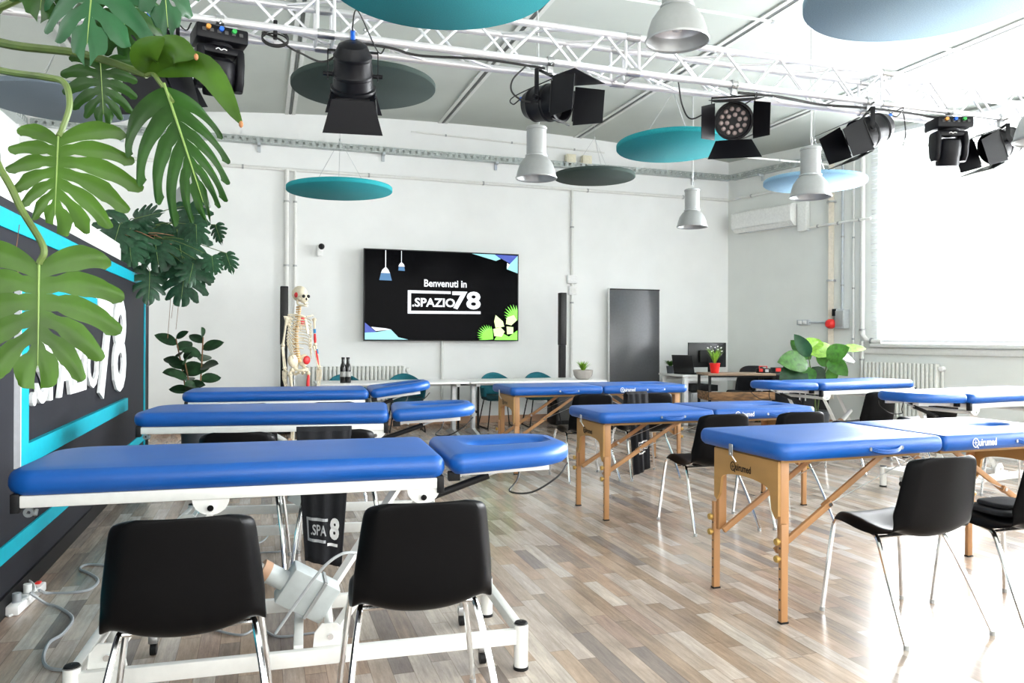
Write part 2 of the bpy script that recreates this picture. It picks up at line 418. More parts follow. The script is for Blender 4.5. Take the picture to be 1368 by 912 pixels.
# venetian blinds inside the window
for i in range(3):
    a = U0 - .06 + i * 2.82; w = 2.78
    b = thing('venetian_blind', ('white venetian blind with open slats at the window edge beside the wall pipes', 'white venetian blind hanging in the middle of the long bright window', 'white venetian blind at the window end towards the front of the room')[i], 'blind', rw(a, ZS, 0), 0, 'venetian blinds at the long window')
    b.rotation_euler = (0, 0, math.atan2(WD.y, WD.x))
    def L(u, off, z): return V((u, off, z))   # local: x along wall, y into the room
    sg = -1 if (RWR.to_3x3() @ V((0, 1, 0))).dot(Matrix.Rotation(math.atan2(WD.y, WD.x), 3, 'Z') @ V((0, 1, 0))) < 0 else 1
    mb = MB(); H = ZT - ZS; n = 46
    rt_ = Euler((R(12) * sg, 0, 0)).to_matrix()
    for k in range(n):
        mb.box((w / 2, .05 * sg, .06 + (H - .1) * k / n), (w, .026, .0016), rt_)
    mb.build('slats', 'slat_white', b, smooth=False)
    MB().box((w / 2, .05 * sg, H + .02), (w, .06, .05), bev=.005).build('headrail', 'frame_white', b)
    MB().box((w / 2, .05 * sg, .025), (w, .03, .022), bev=.004).build('bottom_rail', 'frame_white', b)
    for u in (.12, w * .42, w * .72, w - .12):
        MB().tube([(u, .066 * sg, H), (u, .066 * sg, .03)], .002, 5).build('ladder_cord', 'cable_white', b)
# baseboards
struct(MB().box((2.2, YB - .008, .05), (10.1, .016, .10)).build('baseboard_back', 'base_wood', smooth=False))
struct(rbox(MB(), 5.5, .008, .05, 11, .016, .10).build('baseboard_right', 'base_wood', smooth=False))
struct(MB().box((XL + .008, 5, .05), (.016, 11.5, .10)).build('baseboard_left', 'base_wood', smooth=False))

# ------------------------------------------------------------------ branded partition on the left
PX, P0, P1, PZ = -1.09, .9, 8.49, 1.86
pt = thing('display_partition', 'long dark grey partition with turquoise stripes and big white raised lettering', 'partition', (PX, 0, 0))
MB().box((-.09, (P0 + P1) / 2, PZ / 2), (.18, P1 - P0, PZ)).build('panel', 'anthracite', pt, smooth=False)
MB().box((.006, (P0 + P1) / 2, .045), (.014, P1 - P0, .09)).build('skirting', 'matt_black', pt, smooth=False)
MB().box((.004, (P0 + 8.2) / 2, 1.768), (.012, 8.2 - P0, .085)).build('stripe', 'cyan_paint', pt, smooth=False, label='turquoise stripe along the top')
MB().box((.004, (P0 + 8.2) / 2, .278), (.012, 8.2 - P0, .075)).build('stripe', 'cyan_paint', pt, smooth=False, label='turquoise stripe near the floor')
MB().box((.004, 8.17, 1.0), (.012, .06, PZ * 2 - 1.76)).build('stripe', 'cyan_paint', pt, smooth=False, label='narrow upright turquoise stripe')
mb = MB(); mb.loft([[V((z_, y, z)) for y, z in ((4.09, .63), (7.07, .63), (7.07, .73), (4.21, .73), (4.21, 1.40), (5.80, 1.40), (5.80, 1.50), (4.09, 1.50))] for z_ in (-.003, .027)])
mb.build('logo_bracket', 'cyan_paint', pt, smooth=False, label='turquoise open bracket around the lettering')
MB().box((.010, 4.082, 1.065), (.034, .014, .87)).build('bracket_edge', 'letter_side', pt, smooth=False)
mb = MB()
put_text(mb, '.SPAZIO', 4.28, .90, 1.60, .32, .02, .009, face_px((.016, 0, 0)))
put_text(mb, '78', 5.86, .80, 1.13, .755, .02, .009, face_px((.016, 0, 0)))
mb.build('lettering', 'letter_white', pt, smooth=False, label='raised white lettering')
MB().box((-.06, 4.1, PZ + .08), (.03, 6.1, .155)).build('upstand', 'desk_white', pt, smooth=False, label='white board along the top edge')

# ------------------------------------------------------------------ cable trays, pipes, rods on walls and ceiling
def tray_mesh(mb, p0, p1, inward):
    p0 = V(p0); p1 = V(p1); d = (p1 - p0); ln = d.length; d.normalize(); n = V(inward)
    rot = Matrix((d, n, V((0, 0, 1)))).transposed()
    c = (p0 + p1) / 2
    mb.box(c + n * .06 + V((0, 0, .005)), (ln, .12, .006), rot)
    for o_ in (.005, .115):
        mb.box(c + n * o_ + V((0, 0, .012)), (ln, .004, .014), rot); mb.box(c + n * o_ + V((0, 0, .075)), (ln, .004, .018), rot)
        k = 0
        while k * .09 < ln:
            mb.box(p0 + d * (k * .09 + .02) + n * o_ + V((0, 0, .045)), (.05, .004, .05), rot); k += 1
def tray(p0, p1, inward, label, nb):
    t = thing('cable_tray', label, 'cable tray', p0, 0, 'cable trays on the walls')
    q = V(p1) - V(p0); mb = MB(); tray_mesh(mb, (0, 0, 0), q, inward); mb.build('tray', 'galvanised', t, smooth=False)
    n = V(inward)
    for k in range(nb):
        p = q * ((k + .6) / nb)
        mb = MB(); rot = Matrix((q.normalized(), n, V((0, 0, 1)))).transposed()
        mb.box(p + n * .06 + V((0, 0, -.012)), (.04, .12, .03), rot); mb.box(p + n * .012 + V((0, 0, -.05)), (.04, .02, .1), rot)
        mb.build('bracket', 'conduit_grey', t, smooth=False)
tray((XL + .15, YB, 3.81), (CX - .02, YB, 3.81), (0, -1, 0), 'perforated galvanised cable tray running along the white back wall above the screen', 6)
tray(rw(.14, 3.80), rw(2.0, 3.80), -WN, 'short perforated cable tray on the side wall above the air conditioner', 2)
tray((XL, YB - .1, 3.81), (XL, 3.5, 3.81), (1, 0, 0), 'perforated cable tray on the wall behind the big hanging leaves', 5)
def pipe(name, label, pts, r, m, cat='pipe', clips=0, seg=10):
    p0 = V(pts[0]); t = thing(name, label, cat, p0, 0)
    pp = [V(p) - p0 for p in pts]
    MB().tube(pp, r, seg).build('tube', m, t)
    for k in range(clips):
        a = (k + .5) / clips * (len(pp) - 1); i = min(int(a), len(pp) - 2); q = pp[i].lerp(pp[i + 1], a - i); d = (pp[i + 1] - pp[i]).normalized()
        MB().cyl(q - d * .012, q + d * .012, r * 1.35, 10).build('clip', 'lamp_grey', t)
    return t
yy = YB - .03
pipe('conduit', 'white conduit running level along the back wall just under the cable tray', [(XL + .1, yy, 3.50), (CX - .03, yy, 3.50)], .022, 'pipe_paint', clips=6)
pipe('conduit', 'thin white conduit high on the back wall close under the ceiling edge', [(2.0, yy, 4.16), (5.0, yy, 4.10)], .012, 'pipe_paint', clips=3)
pipe('wall_pipe', 'thicker of two white upright pipes behind the skeleton', [(.31, yy - .005, .05), (.31, yy - .005, 3.50)], .030, 'pipe_paint', clips=4)
pipe('wall_pipe', 'thinner of two white upright pipes behind the skeleton', [(.42, yy, .05), (.42, yy, 3.50)], .020, 'pipe_paint', clips=4)
pipe('conduit', 'grey white upright conduit between the screen and the tall dark board', [(4.47, yy, .06), (4.47, yy, 3.50)], .022, 'pipe_paint', clips=3)
pipe('conduit', 'short white conduit hanging below the wall screen', [(2.46, yy, .06), (2.46, yy, 1.22)], .022, 'pipe_paint')
t = thing('junction_box', 'white twin socket box on the upright conduit by the slim black speaker', 'socket box', (4.47, YB - .03, 2.05))
MB().box((0, 0, .085), (.15, .07, .13), bev=.008).build('upper_box', 'desk_white', t); MB().box((.01, 0, -.085), (.13, .07, .13), bev=.008).build('lower_box', 'desk_white', t)
MB().box((.01, -.037, -.085), (.07, .006, .07)).build('cover', 'pipe_paint', t)
for k, x in enumerate((4.42, 4.68)):
    t = thing('relay_box', ('cream plastic box standing on the cable tray nearest the silver pendant', 'cream plastic box on the cable tray further from the silver pendant')[k], 'box', (x, YB - .07, 3.90), 0, 'cream boxes on the cable tray')
    MB().box((0, 0, .05), (.15, .1, .13), bev=.008).build('housing', 'cream_plastic', t); MB().box((0, -.052, .05), (.11, .008, .09), bev=.003).build('lid', 'cream_plastic', t)
# side wall
pipe('trunking', 'beige painted trunking upright on the side wall beside the red lamp', [rw(1.93, .4, .04), rw(1.93, 3.75, .04)], .05, 'pipe_beige', clips=3, seg=4)
pipe('conduit', 'bluish grey upright conduit running down into the grey switch box', [rw(2.1, 1.66, .03), rw(2.1, 3.7, .03)], .017, 'conduit_grey', clips=3)
pipe('conduit', 'thin white upright conduit between the grey conduit and the thick white pipe', [rw(2.27, .9, .03), rw(2.27, 3.7, .03)], .014, 'pipe_paint', clips=4)
pipe('wall_pipe', 'thick white pipe bending below the window beside the radiator', [rw(2.42, 3.75, .05), rw(2.42, 1.40, .05), rw(2.43, 1.30, .05), rw(2.48, 1.24, .05), rw(2.58, 1.22, .05), rw(2.7, 1.22, .05)], .032, 'pipe_paint', clips=2)
pipe('wall_pipe', 'white pipe stub going down to the radiator valve', [rw(2.42, .72, .05), rw(2.42, 1.22, .05)], .024, 'pipe_paint', clips=1)
pipe('conduit', 'cream conduit crossing the upright pipes below the air conditioner', [rw(1.6, 2.86, .115), rw(2.58, 2.87, .115)], .018, 'pipe_paint', clips=3)
pipe('conduit', 'white conduit on the side wall from the corner towards the pipes', [rw(.03, 3.50, .03), rw(1.9, 3.50, .03)], .02, 'pipe_paint', clips=2)
pipe('tie_rod', 'thin white steel rod spanning the room above the turquoise disc', [(5.6, 8.9, 3.72), (8.0, 8.9, 3.72)], .014, 'white_paint', 'rod', clips=1)
pipe('tie_rod', 'thin white steel rod close under the ceiling near the big dome pendant', [(2.6, 5.6, 4.0), (9.0, 5.6, 4.0)], .012, 'white_paint', 'rod', clips=2)
t = thing('switch_box', 'small grey twin switch box low on the side wall above the broad leaved plant', 'switch', rw(1.47, 1.49, .03)); t.rotation_euler = (0, 0, math.atan2(WD.y, WD.x))
MB().box((0, 0, 0), (.2, .06, .08), bev=.006).build('housing', 'box_grey', t)
for k in (-.04, .04): MB().box((k, -.032, 0), (.06, .012, .05), bev=.003).build('rocker', 'desk_white', t)
pipe('conduit', 'short grey conduit between the twin switch box and the red lamp', [rw(1.57, 1.49, .03), rw(1.86, 1.485, .03)], .012, 'conduit_grey')
t = thing('distribution_box', 'tall pale grey electrical box at the foot of the grey conduit', 'electrical box', rw(2.12, 1.53, .06)); t.rotation_euler = (0, 0, math.atan2(WD.y, WD.x))
MB().box((0, 0, 0), (.15, .12, .27), bev=.008).build('housing', 'box_grey', t); MB().box((0, -.065, 0), (.12, .012, .22), bev=.004).build('cover', 'lamp_grey', t)
MB().box((-.085, -.03, .09), (.06, .08, .1), bev=.006).build('plug', 'matt_black', t)
t = thing('warning_lamp', 'round red lamp on the side wall beside the grey electrical box', 'lamp', rw(1.98, 1.46, .10)); t.rotation_euler = (0, 0, math.atan2(WD.y, WD.x))
MB().lathe([(.001, .09), (.04, .085), (.062, .06), (.07, .03), (.07, 0)], 18, Matrix.Rotation(R(90), 4, 'X'), cap1=True).build('dome', 'red_plastic', t)
MB().cyl((0, 0, 0), (0, .06, 0), .05, 18).build('base', 'matt_black', t)
# wall radiators
def radiator(name, label, mt, w, h, n):
    t = thing(name, label, 'radiator', mt @ V((0, 0, 0)), 0, 'ribbed white radiators'); t.matrix_world = mt
    for k in range(n):
        x = -w / 2 + w * (k + .5) / n; ww_ = w / n
        mb = MB(); mb.loft([[V((a, b, z)) for a, b in rrect(ww_ * .82, .09, ww_ * .3, 3, x, -.06)] for z in (0, .02, h - .02, h)])
        mb.build('rib', 'radiator_paint', t)
    mb = MB(); mb.cyl((-w / 2, -.06, .05), (w / 2, -.06, .05), .02, 10); mb.cyl((-w / 2, -.06, h - .05), (w / 2, -.06, h - .05), .02, 10); mb.build('header', 'radiator_paint', t)
    MB().lathe([(.001, .04), (.03, .035), (.035, 0), (.035, -.03), (.001, -.035)], 14, Matrix.Translation((w / 2 + .04, -.07, h - .06)) @ Matrix.Rotation(R(90), 4, 'X')).build('valve', 'desk_white', t)
    mb = MB(); mb.cyl((w / 2 + .04, -.06, -.15), (w / 2 + .04, -.06, h - .08), .016, 10); mb.build('riser', 'radiator_paint', t)
ang = math.atan2(WD.y, WD.x)
# local -y must point into the room: the wall direction turned so that -y = -WN
mtR = Matrix.Translation(rw(2.97, .24)) @ Matrix(((WD.x, WN.x, 0, 0), (WD.y, WN.y, 0, 0), (0, 0, 1, 0), (0, 0, 0, 1)))
radiator('radiator', 'white ribbed radiator under the bright window', mtR, 1.0, .70, 18)
radiator('radiator', 'white ribbed radiator on the back wall behind the white desk with bottles', Matrix.Translation((1.25, YB, .16)), 1.35, .68, 24)
# air conditioner
t = thing('air_conditioner', 'white split air conditioner unit high on the side wall', 'air conditioner', rw(.82, 2.92)); t.matrix_world = Matrix.Translation(rw(.82, 2.92)) @ Matrix(((WD.x, WN.x, 0, 0), (WD.y, WN.y, 0, 0), (0, 0, 1, 0), (0, 0, 0, 1)))
prof = [(0, 0), (-.14, .0), (-.215, .07), (-.23, .14), (-.225, .30), (-.19, .325), (0, .33)]
MB().loft([[V((x, y, z)) for y, z in prof] for x in (-.56, -.55, .55, .56)]).build('body', 'ac_white', t, angle=25)
MB().box((0, -.185, .028), (1.0, .085, .008), Euler((R(-43), 0, 0)).to_matrix()).build('flap', 'ac_white', t)
mb = MB()
for k in range(24): mb.box((-.48 + k * .042, -.13, -.003), (.03, .05, .006))
mb.build('air_outlet', 'box_grey', t, smooth=False)
MB().box((.66, -.06, .12), (.16, .09, .42), bev=.01).build('pipe_cover', 'ac_white', t)
# security camera
t = thing('security_camera', 'small white camera with black lens on the back wall above the skeleton', 'camera', (.745, YB - .001, 2.42))
MB().box((0, -.04, 0), (.075, .075, .15), bev=.012).build('housing', 'desk_white', t)
MB().ball((.02, -.085, .055), .042, 14).build('lens_ball', 'matt_black', t)
# ------------------------------------------------------------------ black polypropylene chairs
def shell_point(s, w):
    """s 0..1 from the front edge of the seat to the top of the back, w -1..1 across"""
    prof = [(.225, .425), (.215, .445), (.15, .452), (.05, .440), (-.06, .425), (-.135, .428), (-.185, .462), (-.207, .53), (-.222, .62), (-.240, .728), (-.243, .766)]
    hw = [.175, .195, .212, .220, .222, .220, .218, .215, .205, .190, .178]
    x = s * (len(prof) - 1); i = min(int(x), len(prof) - 2); f = x - i
    def cr(a, k):
        g = lambda j: a[max(0, min(len(a) - 1, j))]
        p0, p1, p2, p3 = g(i - 1), g(i), g(i + 1), g(i + 2)
        return .5 * (2 * p1 + (p2 - p0) * f + (2 * p0 - 5 * p1 + 4 * p2 - p3) * f * f + (3 * p1 - p0 - 3 * p2 + p3) * f ** 3)
    y = cr([p[0] for p in prof], 0); z = cr([p[1] for p in prof], 0); h = cr(hw, 0)
    if s > .9: h -= .045 * ((s - .9) / .1) ** 2.5
    if s < .08: h -= .03 * ((.08 - s) / .08) ** 2
    back = max(0, min(1, (s - .5) / .15))
    aw = abs(w); lip = max(0, (aw - .80) / .20) ** 1.5
    bow = .022 * aw * aw
    g = max(0, 1 - abs(s - .50) / (.34 if s > .5 else .20)); g = g * g * (3 - 2 * g)
    y += back * (bow + .040 * lip); z += (1 - back) * (.010 * aw * aw - .034 * lip) + .050 * g * aw ** 2.2 - .012 * g
    if s > .9: z -= .014 * lip * (s - .9) / .1
    return V((h * w * (1 - .02 * lip), y, z))
def make_chair():
    t = thing('stacking_chair', '', 'chair', (0, 0, 0), 0, 'black plastic stacking chairs with chrome legs')
    mb = MB(); mb.grid(lambda a, b: shell_point(a, b * 2 - 1), 34, 20)
    mb.build('seat_shell', 'black_plastic', t, solid=.007, sub=1, off=0)
    for sx in (-1, 1):
        mb = MB(); mb.tube(arc_pts([(sx * .165, .185, .428), (sx * .172, .12, .422), (sx * .176, .04, .410), (sx * .178, -.015, .402)], 4), .0095, 8); mb.build('side_rail', 'chrome', t)
        for sy in (1, -1):
            top = (sx * .165, .185, .428) if sy > 0 else (sx * .178, -.015, .402)
            mid = (sx * .19, .215, .40) if sy > 0 else (sx * .188, -.045, .375)
            mb = MB(); mb.tube(arc_pts([top, mid, (sx * .215, (.225 if sy > 0 else -.130), .22), (sx * .238, sy * .236, .012)], 4), .0105, 8)
            lg = mb.build('leg', 'chrome', t)
            MB().cyl((sx * .238, sy * .236, .0), (sx * .2365, sy * .2352, .018), .0115, 10).build('foot_cap', 'lamp_grey', lg)
    for y, z in ((.12, .416), (-.03, .398)):
        MB().tube([(-.175, y, z), (.175, y, z)], .008, 8).build('cross_bar', 'chrome', t)
    MB().box((0, -.03, .411), (.24, .06, .014), bev=.003).build('seat_mount', 'matt_black', t)
    return t
chairs = [  # x, y, turn, label
    (-.20, 2.44, 0, 'black chair, back to us, at the foot of the closest blue couch by the partition'),
    (.48, 2.44, -3, 'black chair, back to us, under the head section of the closest blue couch'),
    (-.10, 4.32, -5, 'black chair mostly hidden behind the closest couch, its back top beside the partition'),
    (.41, 4.30, -7, 'black chair with a printed black shirt hung over its back, behind the closest couch'),
    (-.10, 6.06, 0, 'black chair whose rim shows under the farthest white framed couch, near the grey plant pot'),
    (.51, 6.03, 0, 'black chair whose rim shows under the farthest white framed couch, in front of the skeleton'),
    (2.70, 2.665, 1.5, 'black plastic chair with light catching its seat, in front of the closest massage table'),
    (3.27, 2.59, 1.5, 'black chair with dark folded clothing on its seat, cut by the photo edge'),
    (2.84, 4.45, 0, 'black plastic chair in front of the middle massage table, just behind the closest table corner'),
    (3.43, 4.44, 0, 'black chair of the middle massage table whose back rises behind the closest blue table'),
    (2.74, 6.28, 0, 'black chair below the farthest massage table, turned to the teal chairs by the white desk'),
    (3.31, 6.24, 0, 'black chair of the farthest massage table with a printed black shirt hanging behind it'),
    (5.46, 5.88, 6, 'black chair in front of the far white framed couch by the broad leaved plant'),
    (6.40, 6.02, 6, 'black chair whose back rim shows against the far couch, near the radiator'),
    (5.73, 4.42, 6, 'black chair at the couch shining with window light, cut by the photo edge')]
ch0 = make_chair()
for i, (x, y, a, lab) in enumerate(chairs):
    if i == 0: ch0.location = (x, y, 0); ch0.rotation_euler = (0, 0, R(a)); ch0['label'] = lab
    else: dup(ch0, (x, y, 0), R(a), lab)

# ------------------------------------------------------------------ white framed electric couches
def make_couch(tilt, label, loc, rz):
    t = thing('treatment_couch', label, 'treatment couch', loc, rz, 'blue treatment couches with white steel frames')
    mb = MB(); cushion(mb, rrect(1.435, .60, (.05, .15, .09, .05), 8, -.2475, 0), .735, .815, .035); mb.build('main_pad', 'blue_vinyl', t)
    # head section, hinged at the gap
    out = []
    w0, w1, ln = .58, .40, .52
    base = rrect(ln, w0, (.17, .05, .05, .17), 10, .01 + ln / 2, 0)
    out = [(x, y * (1 - (1 - w1 / w0) * max(0, (x - .02) / ln) ** 1.6)) for x, y in base]
    hol = [(x * 1, y) for x, y in rrect(.30, .10, (.048, .048, .048, .048), 10, .30, 0)]
    # rotate the hole list so that it pairs with the outline
    mb = MB(); cushion(mb, out, -.005, .07, .035, .002, hol); hd = mb.build('head_pad', 'blue_vinyl', t); hd.location = (.48, 0, .745); hd.rotation_euler = (0, R(-tilt), 0)
    mb = MB(); mb.box((.23, .14, -.02), (.40, .025, .025)); mb.box((.23, -.14, -.02), (.40, .025, .025)); mb.box((.06, 0, -.022), (.03, .3, .03)); mb.build('head_frame', 'white_paint', hd, smooth=False)
    for y in (-.2, .2): MB().box((.035, y, -.022), (.045, .03, .035), bev=.003).build('hinge_block', 'matt_black', hd)
    # upper frame
    mb = MB()
    for y in (-.262, .262): mb.box((-.238, y, .713), (1.356, .03, .04), bev=.004)
    for x in (-.90, -.3, .3, .425): mb.box((x, 0, .713), (.03, .5, .038), bev=.004)
    mb.build('upper_frame', 'white_paint', t)
    for y in (-.262, .262):
        for x in (-.929, .452): MB().box((x, y, .708), (.026, .036, .062), bev=.003).build('end_cap', 'matt_black', t)
    mb = MB(); mb.tube([(-.87, -.262, .685), (-.87, -.275, .668)], .006, 6)
    mb.lathe([(.006, -.004), (.016, -.004), (.016, .004), (.006, .004), (.006, -.004)], 14, Matrix.Translation((-.89, -.270, .678)) @ Matrix.Rotation(R(90), 4, 'X')); mb.build('paper_roll_eye', 'steel', t)
    # base
    mb = MB()
    for y in (-.283, .283): mb.box((0, y, .125), (1.50, .03, .055), bev=.004)
    for x in (-.76, -.05, .76): mb.box((x, 0, .138), (.034, .52, .045), bev=.004)
    mb.build('base_frame', 'white_paint', t)
    for x in (-.76, .76):
        for y in (-.283, .283):
            p = MB().cyl((x, y, .008), (x, y, .172), .0265, 20).build('post', 'white_paint', t)
            mb = MB(); mb.lathe([(.001, .180), (.022, .178), (.0275, .170)], 20, Matrix.Translation((x, y, 0))); mb.build('post_cap', 'matt_black', p)
            MB().cyl((x, y, 0), (x, y, .012), .0285, 20).build('foot_pad', 'matt_black', p)
    for x in (-.60, .63):
        for y in (-.20, .20):
            c = MB().box((x, y, .064), (.036, .036, .036), bev=.006).build('caster', 'steel', t)
            MB().cyl((x - .011, y, .024), (x + .011, y, .024), .024, 18).build('wheel', 'matt_black', c)
            MB().tube([(x, y, .075), (x, y, .115)], .010, 8).build('stem', 'steel', c)
    # lifting arms: lower pivots on the base, upper pivots under the frame
    for lx, ux in ((-.66, -.34), (.06, .39)):
        for y in (-.235, .235):
            MB().tube([(lx, y, .165), (ux, y, .660)], .020, 4).build('lifting_arm', 'white_paint', t)
            hp = MB(); n = 14
            hp.prism([(.06 * math.cos(PI + PI * k / n), .055 * math.sin(PI + PI * k / n)) for k in range(n + 1)], .008, Matrix.Translation((ux, y + (-.028 if y < 0 else .036), .694)) @ Matrix.Rotation(R(90), 4, 'X')); b_ = hp.build('upper_bracket', 'white_paint', t)
            s_ = -1 if y < 0 else 1
            MB().cyl((ux, y + s_ * .03, .664), (ux, y + s_ * .046, .664), .011, 10).build('pivot_bolt', 'chrome', b_)
            hp = MB(); hp.prism([(-.06, 0), (.06, 0), (.05, .05), (.02, .08), (-.03, .08), (-.055, .05)], .008, Matrix.Translation((lx, y + (-.022 if y < 0 else .030), .15)) @ Matrix.Rotation(R(90), 4, 'X')); b_ = hp.build('lower_bracket', 'white_paint', t)
            MB().cyl((lx, y + s_ * .022, .185), (lx, y + s_ * .04, .185), .011, 10).build('pivot_bolt', 'chrome', b_)
        MB().tube([(lx, -.23, .165), (lx, .23, .165)], .016, 10).build('cross_shaft', 'white_paint', t)
        MB().tube([(ux, -.23, .660), (ux, .23, .660)], .016, 10).build('cross_shaft', 'white_paint', t)
    # motor with its thrust tube
    mt = MB().box((0, 0, 0), (.20, .10, .15), bev=.01).build('motor', 'motor_grey', t); mt.location = (-.02, -.02, .27); mt.rotation_euler = (R(8), R(32), R(8))
    mb = MB(); mb.box((.03, -.052, 0), (.012, .01, .152)); mb.box((.03, 0, .076), (.012, .1, .008)); mb.build('housing_seam', 'lamp_grey', mt)
    MB().cyl((-.10, 0, .0), (-.17, 0, .0), .038, 18).build('gearbox', 'motor_grey', mt)
    MB().cyl((-.17, 0, 0), (-.20, 0, 0), .040, 18).build('brown_ring', 'base_wood', mt)
    MB().cyl((-.20, 0, 0), (-.40, 0, 0), .022, 14).build('thrust_tube', 'white_paint', mt)
    # gas spring under the head section
    a = V((.40, -.05, .60)); e = V((.82, -.05, .728 + .3 * math.sin(R(tilt)))); m_ = a.lerp(e, .68)
    g = MB().cyl(a, m_, .015, 14).build('gas_spring', 'matt_black', t)
    MB().cyl(m_, e, .006, 10).build('piston_rod', 'steel', g)
    mb = MB(); mb.tube(arc_pts([e, e + V((-.02, -.03, -.06)), e + V((-.06, -.06, -.10)), e + V((.02, -.10, -.10)), e + V((.12, -.12, -.04)), e + V((.17, -.10, .01))], 5), .004, 6); mb.build('release_cable', 'cable_black', g)
    return t
make_couch(1.5, 'blue treatment couch on white frame closest to us, beside the dark partition', (.19, 3.05, 0), R(-3))
make_couch(2.5, 'second blue white framed couch from the front, with two chairs tucked behind the closest couch', (.296, 4.894, 0), R(-8))
make_couch(7, 'farthest blue couch in the row by the partition, its head section raised, before the skeleton', (.385, 6.63, 0), R(-3))
make_couch(1.5, 'blue white framed couch before the broad leaved plant, head end towards the shelf', (5.665, 6.54, 0), R(188))
make_couch(1.5, 'blue couch shining white with window light, between the window and the closest massage table', (5.805, 5.0, 0), R(188))

# ------------------------------------------------------------------ folding wooden massage tables
def brand(mb, x, y, h, mt):
    """ring emblem with a cross and the word after it, h high"""
    n = 24
    for (r0, r1) in ((h * .62, h * .50),):
        mb.loft([[mt @ V((x + r * math.cos(2 * PI * k / n), y + r * math.sin(2 * PI * k / n) * 1.15, z)) for k in range(n)] for r, z in ((r0, 0), (r0, .001), (r1, .001), (r1, 0))], True, False, False)
    for w_, h_ in ((.10, .75), (.62, .10)):
        mb.prism([(x - h * w_ / 2, y - h * h_ / 2), (x + h * w_ / 2, y - h * h_ / 2), (x + h * w_ / 2, y + h * h_ / 2), (x - h * w_ / 2, y + h * h_ / 2)], .001, mt)
    mb.prism([(x + h * .15, y - h * .35), (x + h * .30, y - h * .30), (x + h * .62, y - h * .82), (x + h * .42, y - h * .82)], .001, mt)
    put_text(mb, 'uirumed', x + h * .66, y - h * .52, h * 3.6, h * 1.1, .02, 0, mt @ Matrix.Translation((0, 0, .0008)))
